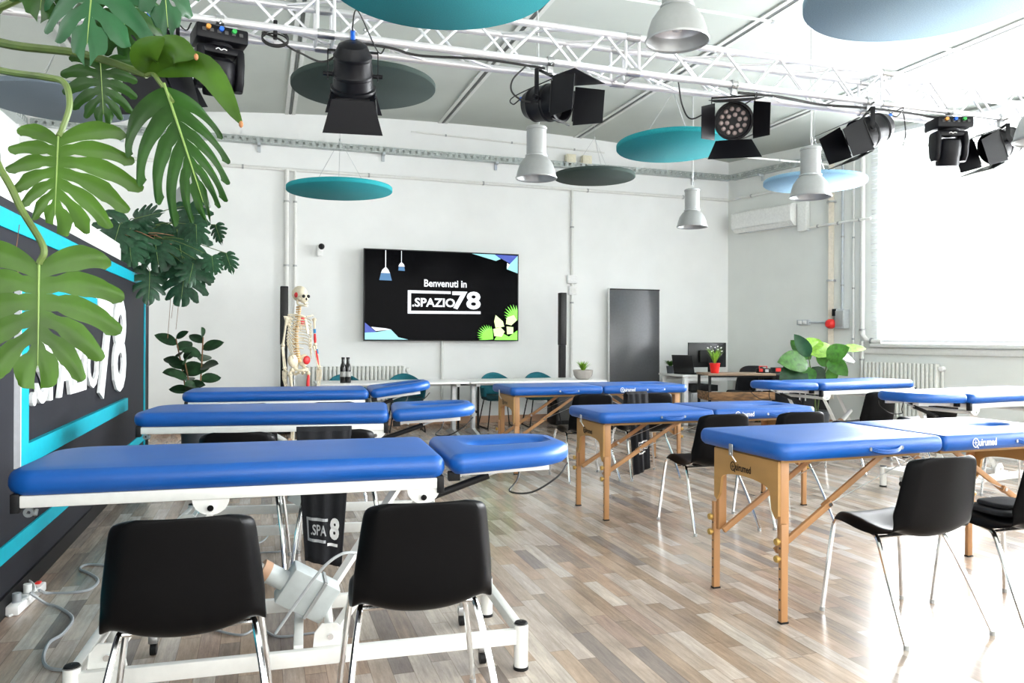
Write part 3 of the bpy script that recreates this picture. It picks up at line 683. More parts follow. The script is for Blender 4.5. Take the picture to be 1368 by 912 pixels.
def make_table(sc, zb, label, loc, rz):
    """sc scales the plan, zb is the height of the underside of the pads"""
    t = thing('massage_table', label, 'massage table', loc, rz, 'blue folding massage tables with beech legs')
    L_, W_ = .93 * sc, .65 * sc; th = .075
    for sx in (-1, 1):
        o = rrect(L_ - .008, W_, (.06, .02, .02, .06) if sx > 0 else (.02, .06, .06, .02), 6, sx * L_ / 2, 0)
        mb = MB()
        if sx > 0:
            cushion(mb, o, zb, zb + th, .022, .003, rrect(.22, .11, .05, 6, L_ * .74, 0))
        else: cushion(mb, o, zb, zb + th, .022, .003)
        pd = mb.build('pad', 'blue_vinyl', t)
        # seam piping, carrying handle on the near edge
        hx = -L_ * .38 if sx < 0 else L_ * .60
        mb = MB()
        for dz in (-.006, 0, .006):
            mb.tube(arc_pts([(hx - .085, -W_ / 2 - .002, zb + .035 + dz), (hx - .05, -W_ / 2 - .016, zb + .024 + dz), (hx, -W_ / 2 - .020, zb + .020 + dz), (hx + .05, -W_ / 2 - .016, zb + .024 + dz), (hx + .085, -W_ / 2 - .002, zb + .035 + dz)], 4), .0045, 6)
        mb.build('carry_handle', 'blue_vinyl', t)
        for k in (-.09, .09): MB().cyl((hx + k, -W_ / 2 + .006, zb + .034), (hx + k, -W_ / 2 - .006, zb + .034), .009, 12).build('handle_stud', 'steel', t)
        MB().box((sx * L_ / 2, 0, zb - .012), (L_ - .13, W_ - .16, .02)).build('board', 'plywood', t, smooth=False)
        # legs, arch panel, braces
        lx = sx * (L_ - .09); ly = .225 * sc / .98
        for y in (-ly, ly):
            u = MB().box((lx, y, (zb + .30) / 2), (.045, .024, zb - .30), bev=.003).build('leg', 'beech', t)
            mb = MB(); mb.box((lx + sx * .016, y + (-.022 if y < 0 else .022), .22), (.036, .022, .43), bev=.003)
            ex = mb.build('leg_extension', 'beech', u)
            mb = MB()
            for k in range(7): mb.cyl((lx + sx * .035, y + (-.022 if y < 0 else .022), .06 + k * .045), (lx + sx * .0335, y + (-.022 if y < 0 else .022), .06 + k * .045), .005, 8)
            mb.build('peg_hole', 'dark_slot', ex)
            MB().box((lx + sx * .016, y + (-.022 if y < 0 else .022), .004), (.04, .026, .008)).build('foot', 'matt_black', ex)
            for z in (.36, .285):
                mb = MB(); mb.lathe([(.001, .026), (.014, .024), (.017, .014), (.012, .010), (.008, 0)], 14, Matrix.Translation((lx + sx * .034, y + (-.022 if y < 0 else .022), z)) @ Matrix.Rotation(R(90 * sx), 4, 'Y')); mb.build('knob', 'brass', ex)
        pw = 2 * ly + .02; n = 16
        prof = [(-pw / 2, zb - .03), (-pw / 2, zb - .26), (-pw / 2 + .012, zb - .275), (-pw / 2 + .03, zb - .26), (-pw / 2 + .045, zb - .20)]
        ins = pw / 2 - .055
        arch = [(-ins * math.cos(PI * k / n), zb - .175 + .055 * math.sin(PI * k / n) ** .6) for k in range(0, n + 1)]
        prof = [(-pw / 2, zb - .015), (-pw / 2, zb - .255), (-pw / 2 + .02, zb - .27), (-pw / 2 + .045, zb - .235)] + arch + [(pw / 2 - .045, zb - .235), (pw / 2 - .02, zb - .27), (pw / 2, zb - .255), (pw / 2, zb - .015)]
        mb = MB(); mb.prism(prof, .014, Matrix(((0, 0, sx, lx + sx * .022), (1, 0, 0, 0), (0, 1, 0, 0), (0, 0, 0, 1)))); pn = mb.build('arch_panel', 'plywood', t, smooth=False)
        if sx < 0:
            mb = MB(); brand(mb, -.085, 0, .032, face_nx((lx - .0375, 0, zb - .085))); mb.build('panel_lettering', 'matt_black', pn, smooth=False)
        hk = MB(); hk.box((sx * (L_ + .004), ly * .1, zb + .005), (.006, .03, .055), bev=.004); hk.tube([(sx * (L_ + .008), ly * .1, zb - .01), (sx * (L_ - .01), ly * .1 - .02, zb - .05)], .003, 6); hk.build('latch', 'steel', t)
        for y in (-ly + .035, ly - .035):
            a = V((lx, y, .31)); b = V((sx * L_ * .24, y, zb - .02)); m_ = a.lerp(b, .46)
            rot = (b - a).to_track_quat('X', 'Z').to_matrix()
            br = MB().box((a + m_) / 2, ((m_ - a).length + .03, .018, .028), rot, bev=.002).build('brace', 'beech', t)
            MB().box((m_ + b) / 2 + V((0, .016 if y < 0 else -.016, 0)), ((b - m_).length + .05, .014, .026), rot, bev=.002).build('brace_link', 'beech', br)
            MB().cyl(m_ + V((0, -.014, 0)), m_ + V((0, .03 if y < 0 else -.03, 0)), .009, 10).build('brace_bolt', 'steel', br)
            MB().tube([m_, (sx * .02, y, zb - .03)], .0022, 5).build('brace_wire', 'steel', br)
    mb = MB(); brand(mb, L_ * .21, 0, .032, face_ny((0, -W_ / 2 - .0015, zb + .036))); mb.build('side_lettering', 'print_white', t, smooth=False)
    return t
make_table(1.0, .722, 'closest blue massage table on beech legs, dark lettering on its end panel', (3.03, 3.09, 0), R(1.5))
make_table(.955, .668, 'middle blue massage table, two black chairs in front, behind the closest table', (3.06, 5.01, 0), 0)
make_table(.985, .722, 'farthest blue massage table, before the white desk with the potted plant', (3.05, 6.86, 0), 0)

# ------------------------------------------------------------------ shirts on the chairs
def shirt(label, loc, rz, top_w, bot_w, zt, zb, lean, skew, txt):
    t = thing('printed_shirt', label, 'shirt', loc, rz, 'black printed shirts over chair backs')
    def P(a, b, off=0.):
        x = (b - .5); s = a * 1.25
        w = top_w + (bot_w - top_w) * min(1, max(0, s - .25)); fold = .012 * math.sin(b * 9 + 1) * min(1, max(0, s - .2)) + .006 * math.sin(b * 21)
        if s < .22:     # over the front of the back rest
            return V((x * w, .035 - s * .02, zt - .12 + s * .5))
        if s < .27:
            k = (s - .22) / .05; return V((x * w, .03 - .06 * k, zt + .006 * math.sin(PI * k)))
        k = (s - .27) / .98
        z = zt + (zb - zt) * k + .05 * (b - .5) * k * skew
        return V((x * w + lean * k, -.032 - .03 * k + fold - off, z))
    mb = MB(); mb.grid(lambda a, b: P(a, b), 30, 22); mb.build('cloth', 'black_cloth', t, solid=.005, off=0)
    def onto(mb):
        for v in mb.bm.verts:
            a, b = v.co.y, v.co.x
            v.co = P(a, b, .008)
    # print: coordinates (b, a) on the cloth; a runs downwards
    mb = MB(); mt = Matrix(((1, 0, 0, 0), (0, -1, 0, 0), (0, 0, 1, 0), (0, 0, 0, 1)))
    def rect(x0, y0, x1, y1):
        n = 8
        for k in range(n):
            xa, xb = x0 + (x1 - x0) * k / n, x0 + (x1 - x0) * (k + 1) / n
            vs = [mb.bm.verts.new((x, y, 0)) for x, y in ((xa, y0), (xb, y0), (xb, y1), (xa, y1))]; mb.bm.faces.new(vs)
    if txt == 1:
        rect(.10, .735, .14, .875); rect(.10, .735, .60, .752); rect(.10, .858, .56, .875)
        put_text(mb, '.SPA', .19, -.835, .38, .062, .02, 0, mt); onto(mb); mb.build('print', 'print_grey', t, smooth=False)
        mb = MB(); put_text(mb, '8', .65, -.855, .23, .125, .05, 0, mt); rect(.60, .875, .86, .892); onto(mb); mb.build('print', 'print_white', t, smooth=False, label='large white figure 8')
    else:
        rect(.35, .70, .38, .82); rect(.35, .70, .85, .715); rect(.35, .805, .75, .82)
        put_text(mb, 'SPAZI', .41, -.79, .45, .065, .02, 0, mt); onto(mb); mb.build('print', 'print_white', t, smooth=False)
    return t
shirt('black shirt with white 8 print hanging from the chair behind the closest couch', (.31, 4.075, 0), R(-6), .28, .18, .777, .085, 0, -.8, 1)
shirt('black shirt with small white print hanging behind the middle massage table', (3.10, 5.99, 0), R(4), .21, .16, .777, .09, .03, 1.2, 2)
t = thing('folded_clothing', 'dark folded clothing lying on the seat of the chair cut by the photo edge', 'clothing', (3.27, 2.66, .45))
mb = MB(); cushion(mb, rrect(.26, .22, .05, 5), 0, .03, .012, .006); mb.build('lower_fold', 'black_cloth', t)
mb = MB(); cushion(mb, rrect(.22, .17, .05, 5, .01, -.01), .03, .055, .011, .006); mb.build('upper_fold', 'black_cloth', t)
t = thing('small_pouch', 'small black pouch lying at the back of the seat with bright reflections', 'pouch', (2.74, 2.57, .438), R(15))
mb = MB(); cushion(mb, rrect(.12, .07, .02, 4), 0, .04, .016, .004); mb.build('body', 'black_cloth', t); MB().tube([(-.04, 0, .042), (.04, .01, .042)], .003, 6).build('zip', 'matt_black', t)
# ------------------------------------------------------------------ lighting truss
TY0, TY1, TZ0, TZ1 = 4.75, 4.99, 3.08, 3.32
tr = thing('lighting_truss', 'silver aluminium box truss spanning the room with stage lights hung under it', 'truss', (2.9, 4.87, TZ0))
def tl(x, y, z): return V((x - 2.9, y - 4.87, z - TZ0))
x0, x1 = XL + .02, 8.54
for y in (TY0, TY1):
    for z in (TZ0, TZ1): MB().cyl(tl(x0, y, z), tl(x1, y, z), .0245, 14).build('chord', 'truss_alu', tr)
step = .235; xs = x0 + .1; k = 0
joints = (-1.9, .36, 2.42, 4.62, 6.7)
while xs + step < x1:
    a, b = (TZ0, TZ1) if k % 2 == 0 else (TZ1, TZ0)
    mb = MB()
    mb.cyl(tl(xs, TY0, a), tl(xs + step, TY0, b), .0095, 8)
    mb.build('front_lacing', 'truss_alu', tr)
    MB().cyl(tl(xs + .03, TY1, b), tl(xs + step + .03, TY1, a), .0095, 8).build('rear_lacing', 'truss_alu', tr)
    if k % 2 == 0:
        MB().cyl(tl(xs, TY0, TZ0), tl(xs + step * 2, TY1, TZ0), .009, 8).build('lower_lacing', 'truss_alu', tr)
        MB().cyl(tl(xs, TY1, TZ1), tl(xs + step * 2, TY0, TZ1), .009, 8).build('upper_lacing', 'truss_alu', tr)
    xs += step; k += 1
for jx in joints:
    for d in (-.05, .05):
        mb = MB()
        for y in (TY0, TY1): mb.cyl(tl(jx + d, y, TZ0), tl(jx + d, y, TZ1), .011, 8)
        for z in (TZ0, TZ1): mb.cyl(tl(jx + d, TY0, z), tl(jx + d, TY1, z), .011, 8)
        mb.build('end_frame', 'truss_alu', tr)
    for y in (TY0, TY1):
        for z in (TZ0, TZ1): MB().cyl(tl(jx - .05, y, z), tl(jx + .05, y, z), .030, 14).build('coupler', 'steel', tr)
def clamp(t, at_):
    """hook clamp round the lower front chord; at_ is the chord axis in the thing's space"""
    mb = MB(); n = 14
    mb.loft([[at_ + V((w, r * math.cos(2 * PI * k / n), r * math.sin(2 * PI * k / n))) for k in range(n)] for w, r in ((-.022, .027), (-.022, .036), (.022, .036), (.022, .027))], True, False, False)
    mb.box(at_ + V((0, 0, -.05)), (.04, .03, .05), bev=.004)
    c = mb.build('clamp', 'steel', t); MB().cyl(at_ + V((0, -.03, -.02)), at_ + V((0, -.075, -.02)), .008, 8).build('clamp_bolt', 'chrome', c)
def basis(d, up=(0, 0, 1)):
    z = V(d).normalized(); x = V(up).cross(z).normalized(); y = z.cross(x)
    return Matrix((x, y, z)).transposed()
def par(label, x, drop, d, doors, leds=False, plug='plug_blue', size=1., yoke_turn=None, side=0.):
    """PAR can: x on the truss, drop below the chord, d pointing direction, doors {edge: opening angle}"""
    t = thing('par_light', label, 'stage light', (x, TY0, TZ0), 0, 'black stage lights under the truss')
    clamp(t, V((0, 0, 0)))
    c = V((side, 0, -drop)); B = basis(d); T = Matrix.Translation(c) @ B.to_4x4()
    r = .125 * size
    prof = [(.001, -.20), (.05, -.198), (.085, -.18), (.108, -.13), (.116, -.12), (.116, -.108), (.112, -.10), (.118, -.02), (.124, -.01), (.124, .004), (.120, .01), (.122, .07), (.136, .075), (.136, .095), (.121, .097), (.118, .03)]
    MB().lathe([(a * size, b * size) for a, b in prof], 32, T).build('body', 'black_paint', t, angle=30)
    mb = MB(); mb.lathe([(.001, .028 * size), (.117 * size, .030 * size)], 32, T); face = mb.build('lens_plate', 'matt_black', t)
    if leds:
        for n_, rr in ((6, .045), (12, .085)):
            for k in range(n_):
                a = 2 * PI * (k + .25) / n_; p = T @ V((rr * size * math.cos(a), rr * size * math.sin(a), .03 * size))
                MB().lathe([(.001, .012), (.010, .010), (.0165, .002), (.0165, -.002)], 12, Matrix.Translation(p) @ B.to_4x4()).build('led_lens', 'led_lens', face)
    # colour frame holder and barn doors
    mb = MB(); s = .135 * size
    for a in range(4):
        rot = Matrix.Rotation(PI / 2 * a, 4, 'Z'); mb.tube([T @ rot @ V((s * .75, s * 1.0, .10 * size)), T @ rot @ V((-s * .75, s * 1.0, .10 * size))], .005, 6)
        mb.box(T @ rot @ V((0, s * .98, .10 * size)), (s * .3, .012, .01), B @ rot.to_3x3())
    mb.build('door_frame', 'matt_black', t)
    for e, op in doors.items():
        rot = Matrix.Rotation({'up': 0, 'left': PI / 2, 'down': PI, 'right': -PI / 2}[e], 4, 'Z')
        hg = T @ rot @ Matrix.Translation((0, s, .105 * size)) @ Matrix.Rotation(R(-op), 4, 'X')   # flap lies along +z, opens outwards
        L_ = .20 * size; w0, w1 = (s * .92, s * 1.35) if e in ('up', 'down') else (s * .95, s * .80)
        mb = MB(); mb.prism([(-w0, 0), (w0, 0), (w1, L_), (-w1, L_)], .004, hg @ Matrix.Rotation(R(90), 4, 'X'))
        mb.build('barn_door', 'flap_grey' if e == 'up' else 'black_paint', t, smooth=False)
    # yoke
    ax = (T.to_3x3() @ V((1, 0, 0))) if yoke_turn is None else V((math.cos(R(yoke_turn)), math.sin(R(yoke_turn)), 0))
    ax.z = 0; ax.normalize(); w = .150 * size; top = V((side * .4, 0, -.085))
    for s_ in (-1, 1):
        mb = MB(); p0 = top; p1 = V((c.x, c.y, top.z)) + ax * w * s_; p2 = c + ax * w * s_
        for a, b in ((p0, p1), (p1 + V((0, 0, .004)), p2 - V((0, 0, .03)))):
            d_ = (b - a); l_ = d_.length; d_.normalize(); yv = ax.cross(V((0, 0, 1)))
            xx = d_; zz = yv; y3 = zz.cross(xx).normalized(); mb.box((a + b) / 2, (l_, .006, .032), Matrix((xx, y3, zz)).transposed(), bev=.001)
        mb.build('yoke_arm', 'black_paint', t)
        MB().cyl(c + ax * (w + .028) * s_, c + ax * (w - .03) * s_, .014, 12).build('yoke_knob', 'black_paint', t)
    p = T @ V((0, .05 * size, -.20 * size)); dz = B @ V((0, 0, -1))
    pl = MB().cyl(p, p + dz * .05, .014, 12).build('power_plug', plug, t)
    q = p + dz * .05
    MB().tube(arc_pts([q, q + dz * .06 + V((0, 0, -.03)), q + dz * .09 + V((.03, 0, .03)), V((q.x * .4 + .16, .02, -.06)), V((.2, .0, -.03))], 6), .0045, 6).build('power_lead', 'cable_black', pl)
    return t
def tx(px):  # x on the front chord plane for a photo column
    u = (px - 684) / F; return TY0 * (FW.x + RT.x * u) / (FW.y + RT.y * u)
def moving_head(label, x, turn, tilt, sc=1.):
    t = thing('moving_head_light', label, 'stage light', (x, TY0, TZ0), R(turn), 'black moving head lights under the truss')
    clamp(t, V((0, 0, 0)))
    MB().box((0, 0, -.105), (.30 * sc, .22 * sc, .085), bev=.012).build('base', 'black_paint', t)
    mb = MB()
    for k in range(6): mb.box((-.10 + k * .04, -.112 * sc, -.10), (.02, .006, .02))
    mb.build('base_slots', 'dark_slot', t, smooth=False)
    for k, c in enumerate(('plug_orange', 'plug_blue', 'plug_green')): MB().cyl((-.08 + k * .07, -.105 * sc, -.088), (-.08 + k * .07, -.135 * sc, -.088), .013, 12).build('connector', c, t)
    n = 12
    MB().cyl((0, 0, -.147), (0, 0, -.165), .08 * sc, 24).build('turntable', 'black_paint', t)
    mb = MB(); mb.box((0, 0, -.185), (.27 * sc, .12, .045), bev=.012); mb.build('yoke_bridge', 'black_paint', t)
    for s_ in (-1, 1):
        mb = MB(); mb.loft([[V((s_ * .115 * sc + a, b, z)) for a, b in rrect(.045, w, .02, 4)] for z, w in ((-.18, .13), (-.25, .15), (-.36, .12), (-.40, .06))]); mb.build('yoke_arm', 'black_paint', t)
    T = Matrix.Translation((0, 0, -.315)) @ Matrix.Rotation(R(tilt), 4, 'X')
    mb = MB(); mb.lathe([(.001, .10), (.05, .098), (.082, .08), (.092, .04), (.092, -.03), (.086, -.05), (.086, -.10), (.08, -.12), (.070, -.122), (.066, -.10), (.001, -.10)], 28, T); hd = mb.build('head', 'black_paint', t, angle=30)
    mb = MB(); mb.lathe([(.001, -.108), (.04, -.112), (.064, -.104)], 24, T); mb.build('lens', 'screen_black', hd)
    mb = MB(); mb.tube(arc_pts([(-.03, -.061, -.186), (-.015, -.061, -.178), (0, -.061, -.187), (.015, -.061, -.179), (.032, -.061, -.184)], 5), .003, 5); mb.build('emblem', 'print_white', t)
    return t
moving_head('black moving head light hanging beside the big hanging leaves', tx(291), 14, 18, .95)
par('black stage light behind the big leaves, its hood facing down', tx(203), .24, (.15, .30, -.85), {'up': 8, 'left': 8, 'right': 8, 'down': 8})
par('black stage light facing down in front of the dark green disc, blue plug on top', tx(470), .23, (.08, .62, -.80), {'up': 4, 'left': 6, 'right': 6, 'down': 20})
par('black stage light seen from its side with two tall open hood flaps', tx(733), .27, (.55, -.80, -.08), {'up': 2, 'left': 12, 'right': 24})
par('black stage light whose ring of round lenses faces us, before the turquoise disc', tx(978), .26, (-.50, -.84, -.26), {'left': 28, 'right': 28, 'down': 36, 'up': 3}, True)
par('black stage light pointing down towards the tv side, over the pale blue disc', tx(1158), .24, (-.90, .1, -.42), {'up': 2, 'left': 4, 'right': 4, 'down': 2}, yoke_turn=60)
moving_head('black moving head light in front of the bright window blinds', tx(1266), -18, 10, .95)
par('black stage light pointing sideways in front of the window, last on the truss', tx(1335), .22, (-.90, .1, -.36), {'up': 2, 'left': 4, 'right': 4, 'down': 2}, yoke_turn=60)
def lead(label, pts, r=.006, name='power_cable', m='cable_black'):
    p0 = V(pts[0]); t = thing(name, label, 'cable', p0)
    MB().tube(arc_pts([V(p) - p0 for p in pts], 8), r, 6).build('lead', m, t)
    return t
def chord(px, dz=-.03, y=TY0): return V((tx(px), y, TZ0 + dz))
lead('black cable drooping under the truss from the cable coil to the downward light', [chord(348, -.035), chord(372, -.05, 4.79), chord(385, -.09, 4.79), chord(400, -.12, 4.78), chord(432, -.15, 4.8), chord(462, -.06)], .006)
lead('black cable looping from the side-seen stage light back up to the truss', [chord(702, -.04), chord(684, -.14), chord(682, -.22), chord(695, -.27), chord(715, -.28)], .006)
lead('black cable lying along the truss between the two stage lights over the dark discs', [chord(470, -.03), chord(520, -.035), chord(560, -.045, 4.79), chord(640, -.035), chord(700, -.04), chord(726, -.045)], .008)
lead('black cable drooping from the truss to the light with the lens ring', [chord(905, -.03), chord(918, -.16, 4.83), chord(930, -.25, 4.83), chord(948, -.2)], .006)
lead('black cable bundle along the truss between the lens ring light and the window', [chord(985, -.05), chord(1040, -.045), chord(1100, -.05, 4.79), chord(1150, -.05), chord(1210, -.05), chord(1262, -.06)], .010)
lead('black cable hanging free from the truss over the window edge', [chord(1205, -.03), chord(1214, -.10, 4.80), chord(1218, -.2, 4.82), chord(1214, -.3, 4.82)], .005)
t = thing('cable_coil', 'coil of black cable tied to the truss beside the moving head light', 'cable coil', (tx(366), TY0 + .03, TZ0 - .045))
mb = MB()
for k in range(5): mb.tube([(.075 * math.cos(2 * PI * i / 24), .02 * math.sin(k * 2.) + .006 * k, .05 * math.sin(2 * PI * i / 24) * (1 - .05 * k)) for i in range(25)], .005, 6)
mb.build('loops', 'cable_black', t); MB().box((0, .0, .045), (.025, .09, .09), bev=.006).build('strap', 'matt_black', t)

# ------------------------------------------------------------------ silver dome pendants
def pendant(label, p, sc=1.):
    t = thing('pendant_lamp', label, 'pendant lamp', p, 0, 'silver dome pendant lamps')
    pr = [(.190, 0), (.186, .012), (.176, .06), (.155, .125), (.120, .175), (.098, .195), (.092, .20)]
    MB().lathe([(r, z) for r, z in pr], 40).build('shade', 'lamp_grey', t, solid=.004, off=-1)
    MB().lathe([(.186, .001), (.182, .012), (.172, .06), (.151, .123), (.116, .172), (.085, .19), (.001, .192)], 40).build('reflector', 'lamp_inner', t)
    MB().lathe([(.194, .004), (.190, -.006), (.186, -.004)], 40).build('rim', 'lamp_grey', t)
    MB().lathe([(.001, .195), (.100, .195), (.102, .205), (.096, .212), (.092, .218), (.092, .44), (.098, .445), (.098, .462), (.09, .472), (.001, .474)], 32).build('gear_housing', 'lamp_grey', t, angle=30)
    MB().lathe([(.094, .196), (.104, .200), (.104, .210), (.094, .214)], 32).build('collar', 'steel', t)
    MB().lathe([(.001, .06), (.03, .065), (.042, .10), (.03, .15), (.02, .19)], 20).build('bulb', 'lamp_glass', t)
    top = zc(p[0]) - p[2]
    mb = MB(); mb.tube([(k_ * .012, 0, .47 + .0) if i == 0 else (0, 0, .56) for i, k_ in ((0, 1), (1, 0))], .003, 6); mb.build('hook', 'steel', t)
    MB().tube([(0, 0, .55), (0, 0, top)], .0035, 6).build('suspension_wire', 'steel', t)
    MB().tube(arc_pts([(.02, 0, .47), (.03, .01, .56), (.012, 0, .64), (.018, 0, (top + .64) / 2), (.006, 0, top)], 6), .004, 6).build('power_lead', 'cable_white', t)
    return t
def pend(px, py, d, label):
    p = at(px, py, d); pendant(label, (p.x, p.y, p.z))
pend(904.5, 55, 4.62, 'large silver dome pendant close overhead, in front of the truss')
pend(716.5, 238, 7.05, 'silver dome pendant beside the dark green hanging disc and the cream boxes')
pend(924.5, 303, 9.6, 'small far silver dome pendant over the dark standing board near the corner')
pend(1082.5, 263, 7.3, 'silver dome pendant in front of the pale blue hanging disc')
pend(1402, 186, 4.6, 'silver dome pendant cut by the photo edge in front of the window')
pend(255, 274, 8.0, 'silver dome pendant half hidden behind the long drooping leaf')

# ------------------------------------------------------------------ hanging acoustic discs
def disc(label, px, py, d, dia, m, tiltx=0, tilty=0, hook=.50):
    p = at(px, py, d); t = thing('hanging_disc', label, 'acoustic panel', p, 0, 'round felt ceiling discs')
    rot = Euler((R(tiltx), R(tilty), 0)).to_matrix().to_4x4(); r = dia / 2
    MB().lathe([(.001, 0), (r - .006, 0), (r, .006), (r, .039), (r - .006, .045), (.001, .045)], 72, rot, True, True).build('felt_panel', m, t, angle=50)
    top = zc(p.x) - p.z; hz = min(hook, top * .6)
    for k in range(3):
        a = 2 * PI * k / 3 + .4; MB().tube([rot @ V((r * .62 * math.cos(a), r * .62 * math.sin(a), .045)), (0, 0, hz)], .0022, 5).build('suspension_wire', 'steel', t)
    if top > hz + .05: MB().tube([(0, 0, hz), (0, 0, top)], .0022, 5).build('suspension_wire', 'steel', t)
    MB().ball((0, 0, hz), .012, 8).build('ring', 'steel', t)
    return t
disc('small turquoise felt disc hanging in front of the back wall over the skeleton', 454, 256, 7.35, 1.0, 'teal_felt', 0, -1)
disc('dark green felt disc behind the downward stage light', 486.5, 119, 6.45, 1.2, 'dark_green_felt', 0, -1)
disc('dark green felt disc beside the silver pendant and the cream boxes', 794, 238, 9.4, 1.0, 'dark_green_felt', 0, 0)
disc('turquoise felt disc behind the stage light with the lens ring', 899, 198, 6.8, 1.0, 'teal_felt', -2, 0)
disc('large turquoise felt disc overhead, cut by the top of the photo', 590, -22, 3.9, 1.2, 'teal_felt', 0, 0)
disc('large blue grey felt disc overhead, near the window', 1240, -4, 3.9, 1.2, 'blue_grey_felt', 0, 0)
disc('slate grey felt disc behind the hanging leaves', 78, 139, 6.6, 1.2, 'slate_felt', 0, 0)
disc('pale blue felt disc behind the silver pendant at the side wall', 1088, 246, 8.6, 1.1, 'sky_felt', 0, 1)

# ------------------------------------------------------------------ wall screen with its picture
SX0, SX1, SZ0, SZ1 = 1.327, 3.579, 1.194, 2.470
tv = thing('wall_tv', 'big wall mounted television showing a welcome picture with white lettering', 'television', ((SX0 + SX1) / 2, YB - .10, SZ0))
W_, H_ = SX1 - SX0, SZ1 - SZ0
MB().box((0, .04, H_ / 2), (W_ * .5, .10, H_ * .5)).build('wall_bracket', 'matt_black', tv, smooth=False)
MB().box((0, -.02, H_ / 2), (W_, .05, H_), bev=.004).build('casing', 'bezel', tv)
MB().box((0, -.046, H_ / 2), (W_ - .03, .004, H_ - .03)).build('screen', 'screen_black', tv, smooth=False)
FT = Matrix(((1, 0, 0, -W_ / 2), (0, 0, -1, -.0485), (0, 1, 0, 0), (0, 0, 0, 1)))
def scr(px, py):  # fraction of the screen from the zoomed view
    return ((px - 85) / 1215 * W_, (1 - (py - 82 - (px - 85) / 1215 * 40) / (721 - (px - 85) / 1215 * 38)) * H_)
def spoly(mb, pts, lift=0.):
    q = [scr(*p) for p in pts]; q = [(min(max(x, .018), W_ - .018), min(max(y, .018), H_ - .018)) for x, y in q]
    mb.bm.faces.new([mb.bm.verts.new(FT @ V((x, y, lift))) for x, y in q])
def sgfx(polys, m, label=None, lift=.0005):
    mb = MB()
    for p in polys: spoly(mb, p, lift)
    return mb.build('screen_graphic', m, tv, smooth=False, label=label)
sgfx([[(415, 408), (415, 590), (440, 590), (440, 408)], [(440, 408), (440, 430), (748, 436), (748, 416)], [(440, 568), (440, 590), (987, 592), (987, 572)]], 'glow_white', 'white open bracket on the screen')
mb = MB()
def stext(body, x0, y0, x1, y1, bold):
    a = scr(x0, y1); b = scr(x1, y0); put_text(mb, body, a[0], a[1], b[0] - a[0], b[1] - a[1], bold, 0, FT @ Matrix.Translation((0, 0, .0008)))
stext('Benvenuti in', 540, 330, 874, 380, .02); stext('.SPAZIO', 448, 472, 782, 536, .03); stext('78', 760, 418, 987, 556, .03)
mb.build('screen_lettering', 'glow_white', tv, smooth=False)
sgfx([[(244, 92), (244, 235), (250, 235), (250, 92)], [(364, 96), (364, 195), (368, 195), (368, 96)], [(240, 232), (222, 250), (212, 274), (280, 276), (268, 250), (254, 232)], [(360, 193), (350, 205), (343, 223), (390, 225), (384, 206), (372, 194)]], 'glow_white', 'white hanging lamps drawn on the screen')
sgfx([[(212, 276), (200, 330), (294, 334), (280, 277)], [(345, 226), (343, 255), (392, 258), (388, 227)]], 'glow_navy')
for q_ in ([(915, 112), (1110, 175), (1150, 160), (1100, 124)], [(1290, 135), (1228, 196), (1200, 215), (1200, 240), (1290, 272)], [(92, 738), (180, 735), (290, 716), (345, 775), (420, 803), (92, 803)]): sgfx([q_], 'glow_cyan', 'pale cyan shape in a screen corner')
sgfx([[(1100, 124), (1140, 150), (1228, 196), (1290, 135)]], 'glow_blue', 'deep blue shape in the upper screen corner')
sgfx([[(92, 660), (92, 740), (180, 735)]], 'glow_blue', 'deep blue shape in the lower screen corner')
for q_ in ([(140, 694), (175, 726), (292, 716), (250, 706)], [(1202, 190), (1202, 240), (1226, 205)]): sgfx([q_], 'glow_white', lift=.0009)
def frond(cx, cy, a0, a1, ln, n):
    out = []
    for k in range(n):
        a = R(a0 + (a1 - a0) * k / (n - 1)); dx, dy = math.cos(a), -math.sin(a); l_ = ln * (.75 + .25 * math.sin(PI * k / (n - 1)))
        out.append([(cx, cy), (cx + dx * l_ * .6 - dy * 7, cy + dy * l_ * .6 + dx * 7), (cx + dx * l_, cy + dy * l_), (cx + dx * l_ * .6 + dy * 7, cy + dy * l_ * .6 - dx * 7)])
    return out
sgfx(frond(1090, 790, 100, 190, 145, 12) + frond(1290, 640, 85, 170, 140, 9) + [[(1100, 800), (1140, 730), (1220, 770), (1290, 720), (1290, 803), (1100, 803)]], 'glow_green', 'bright green palm leaves on the screen')
sgfx([[(1110, 600), (1170, 650), (1180, 690), (1110, 700), (1098, 650)], [(1090, 710), (1150, 695), (1185, 730), (1160, 770), (1100, 765)], [(1200, 620), (1260, 600), (1285, 640), (1240, 680), (1195, 670)], [(1200, 690), (1255, 695), (1255, 745), (1205, 750)]], 'glow_cream', 'pale flowers on the screen', .0011)
# ------------------------------------------------------------------ white desks along the back wall
def desk(label, xa, xb, ya, yb, zt):
    t = thing('white_desk', label, 'desk', ((xa + xb) / 2, (ya + yb) / 2, 0), 0, 'white desks along the back wall')
    w, d = xb - xa, yb - ya
    MB().box((0, 0, zt - .0125), (w, d, .025), bev=.003).build('tabletop', 'desk_white', t)
    for s in (-1, 1):
        x = s * (w / 2 - .12)
        mb = MB(); mb.box((x, 0, zt / 2), (.05, .09, zt - .06), bev=.006); lg = mb.build('leg', 'leg_grey', t)
        mb = MB(); mb.loft([[V((x + a, y, z)) for a, z in ((-.025, 0), (.025, 0), (.02, hgt), (-.02, hgt))] for y, hgt in ((-.30, .02), (-.06, .07), (.06, .07), (.30, .02))]); mb.build('foot', 'leg_grey', lg, angle=30)
        mb = MB(); mb.box((x, 0, zt - .045), (.05, d - .16, .04)); mb.build('support_arm', 'leg_grey', lg, smooth=False)
    MB().box((0, .05, zt - .05), (w - .3, .03, .04)).build('cross_rail', 'leg_grey', t, smooth=False)
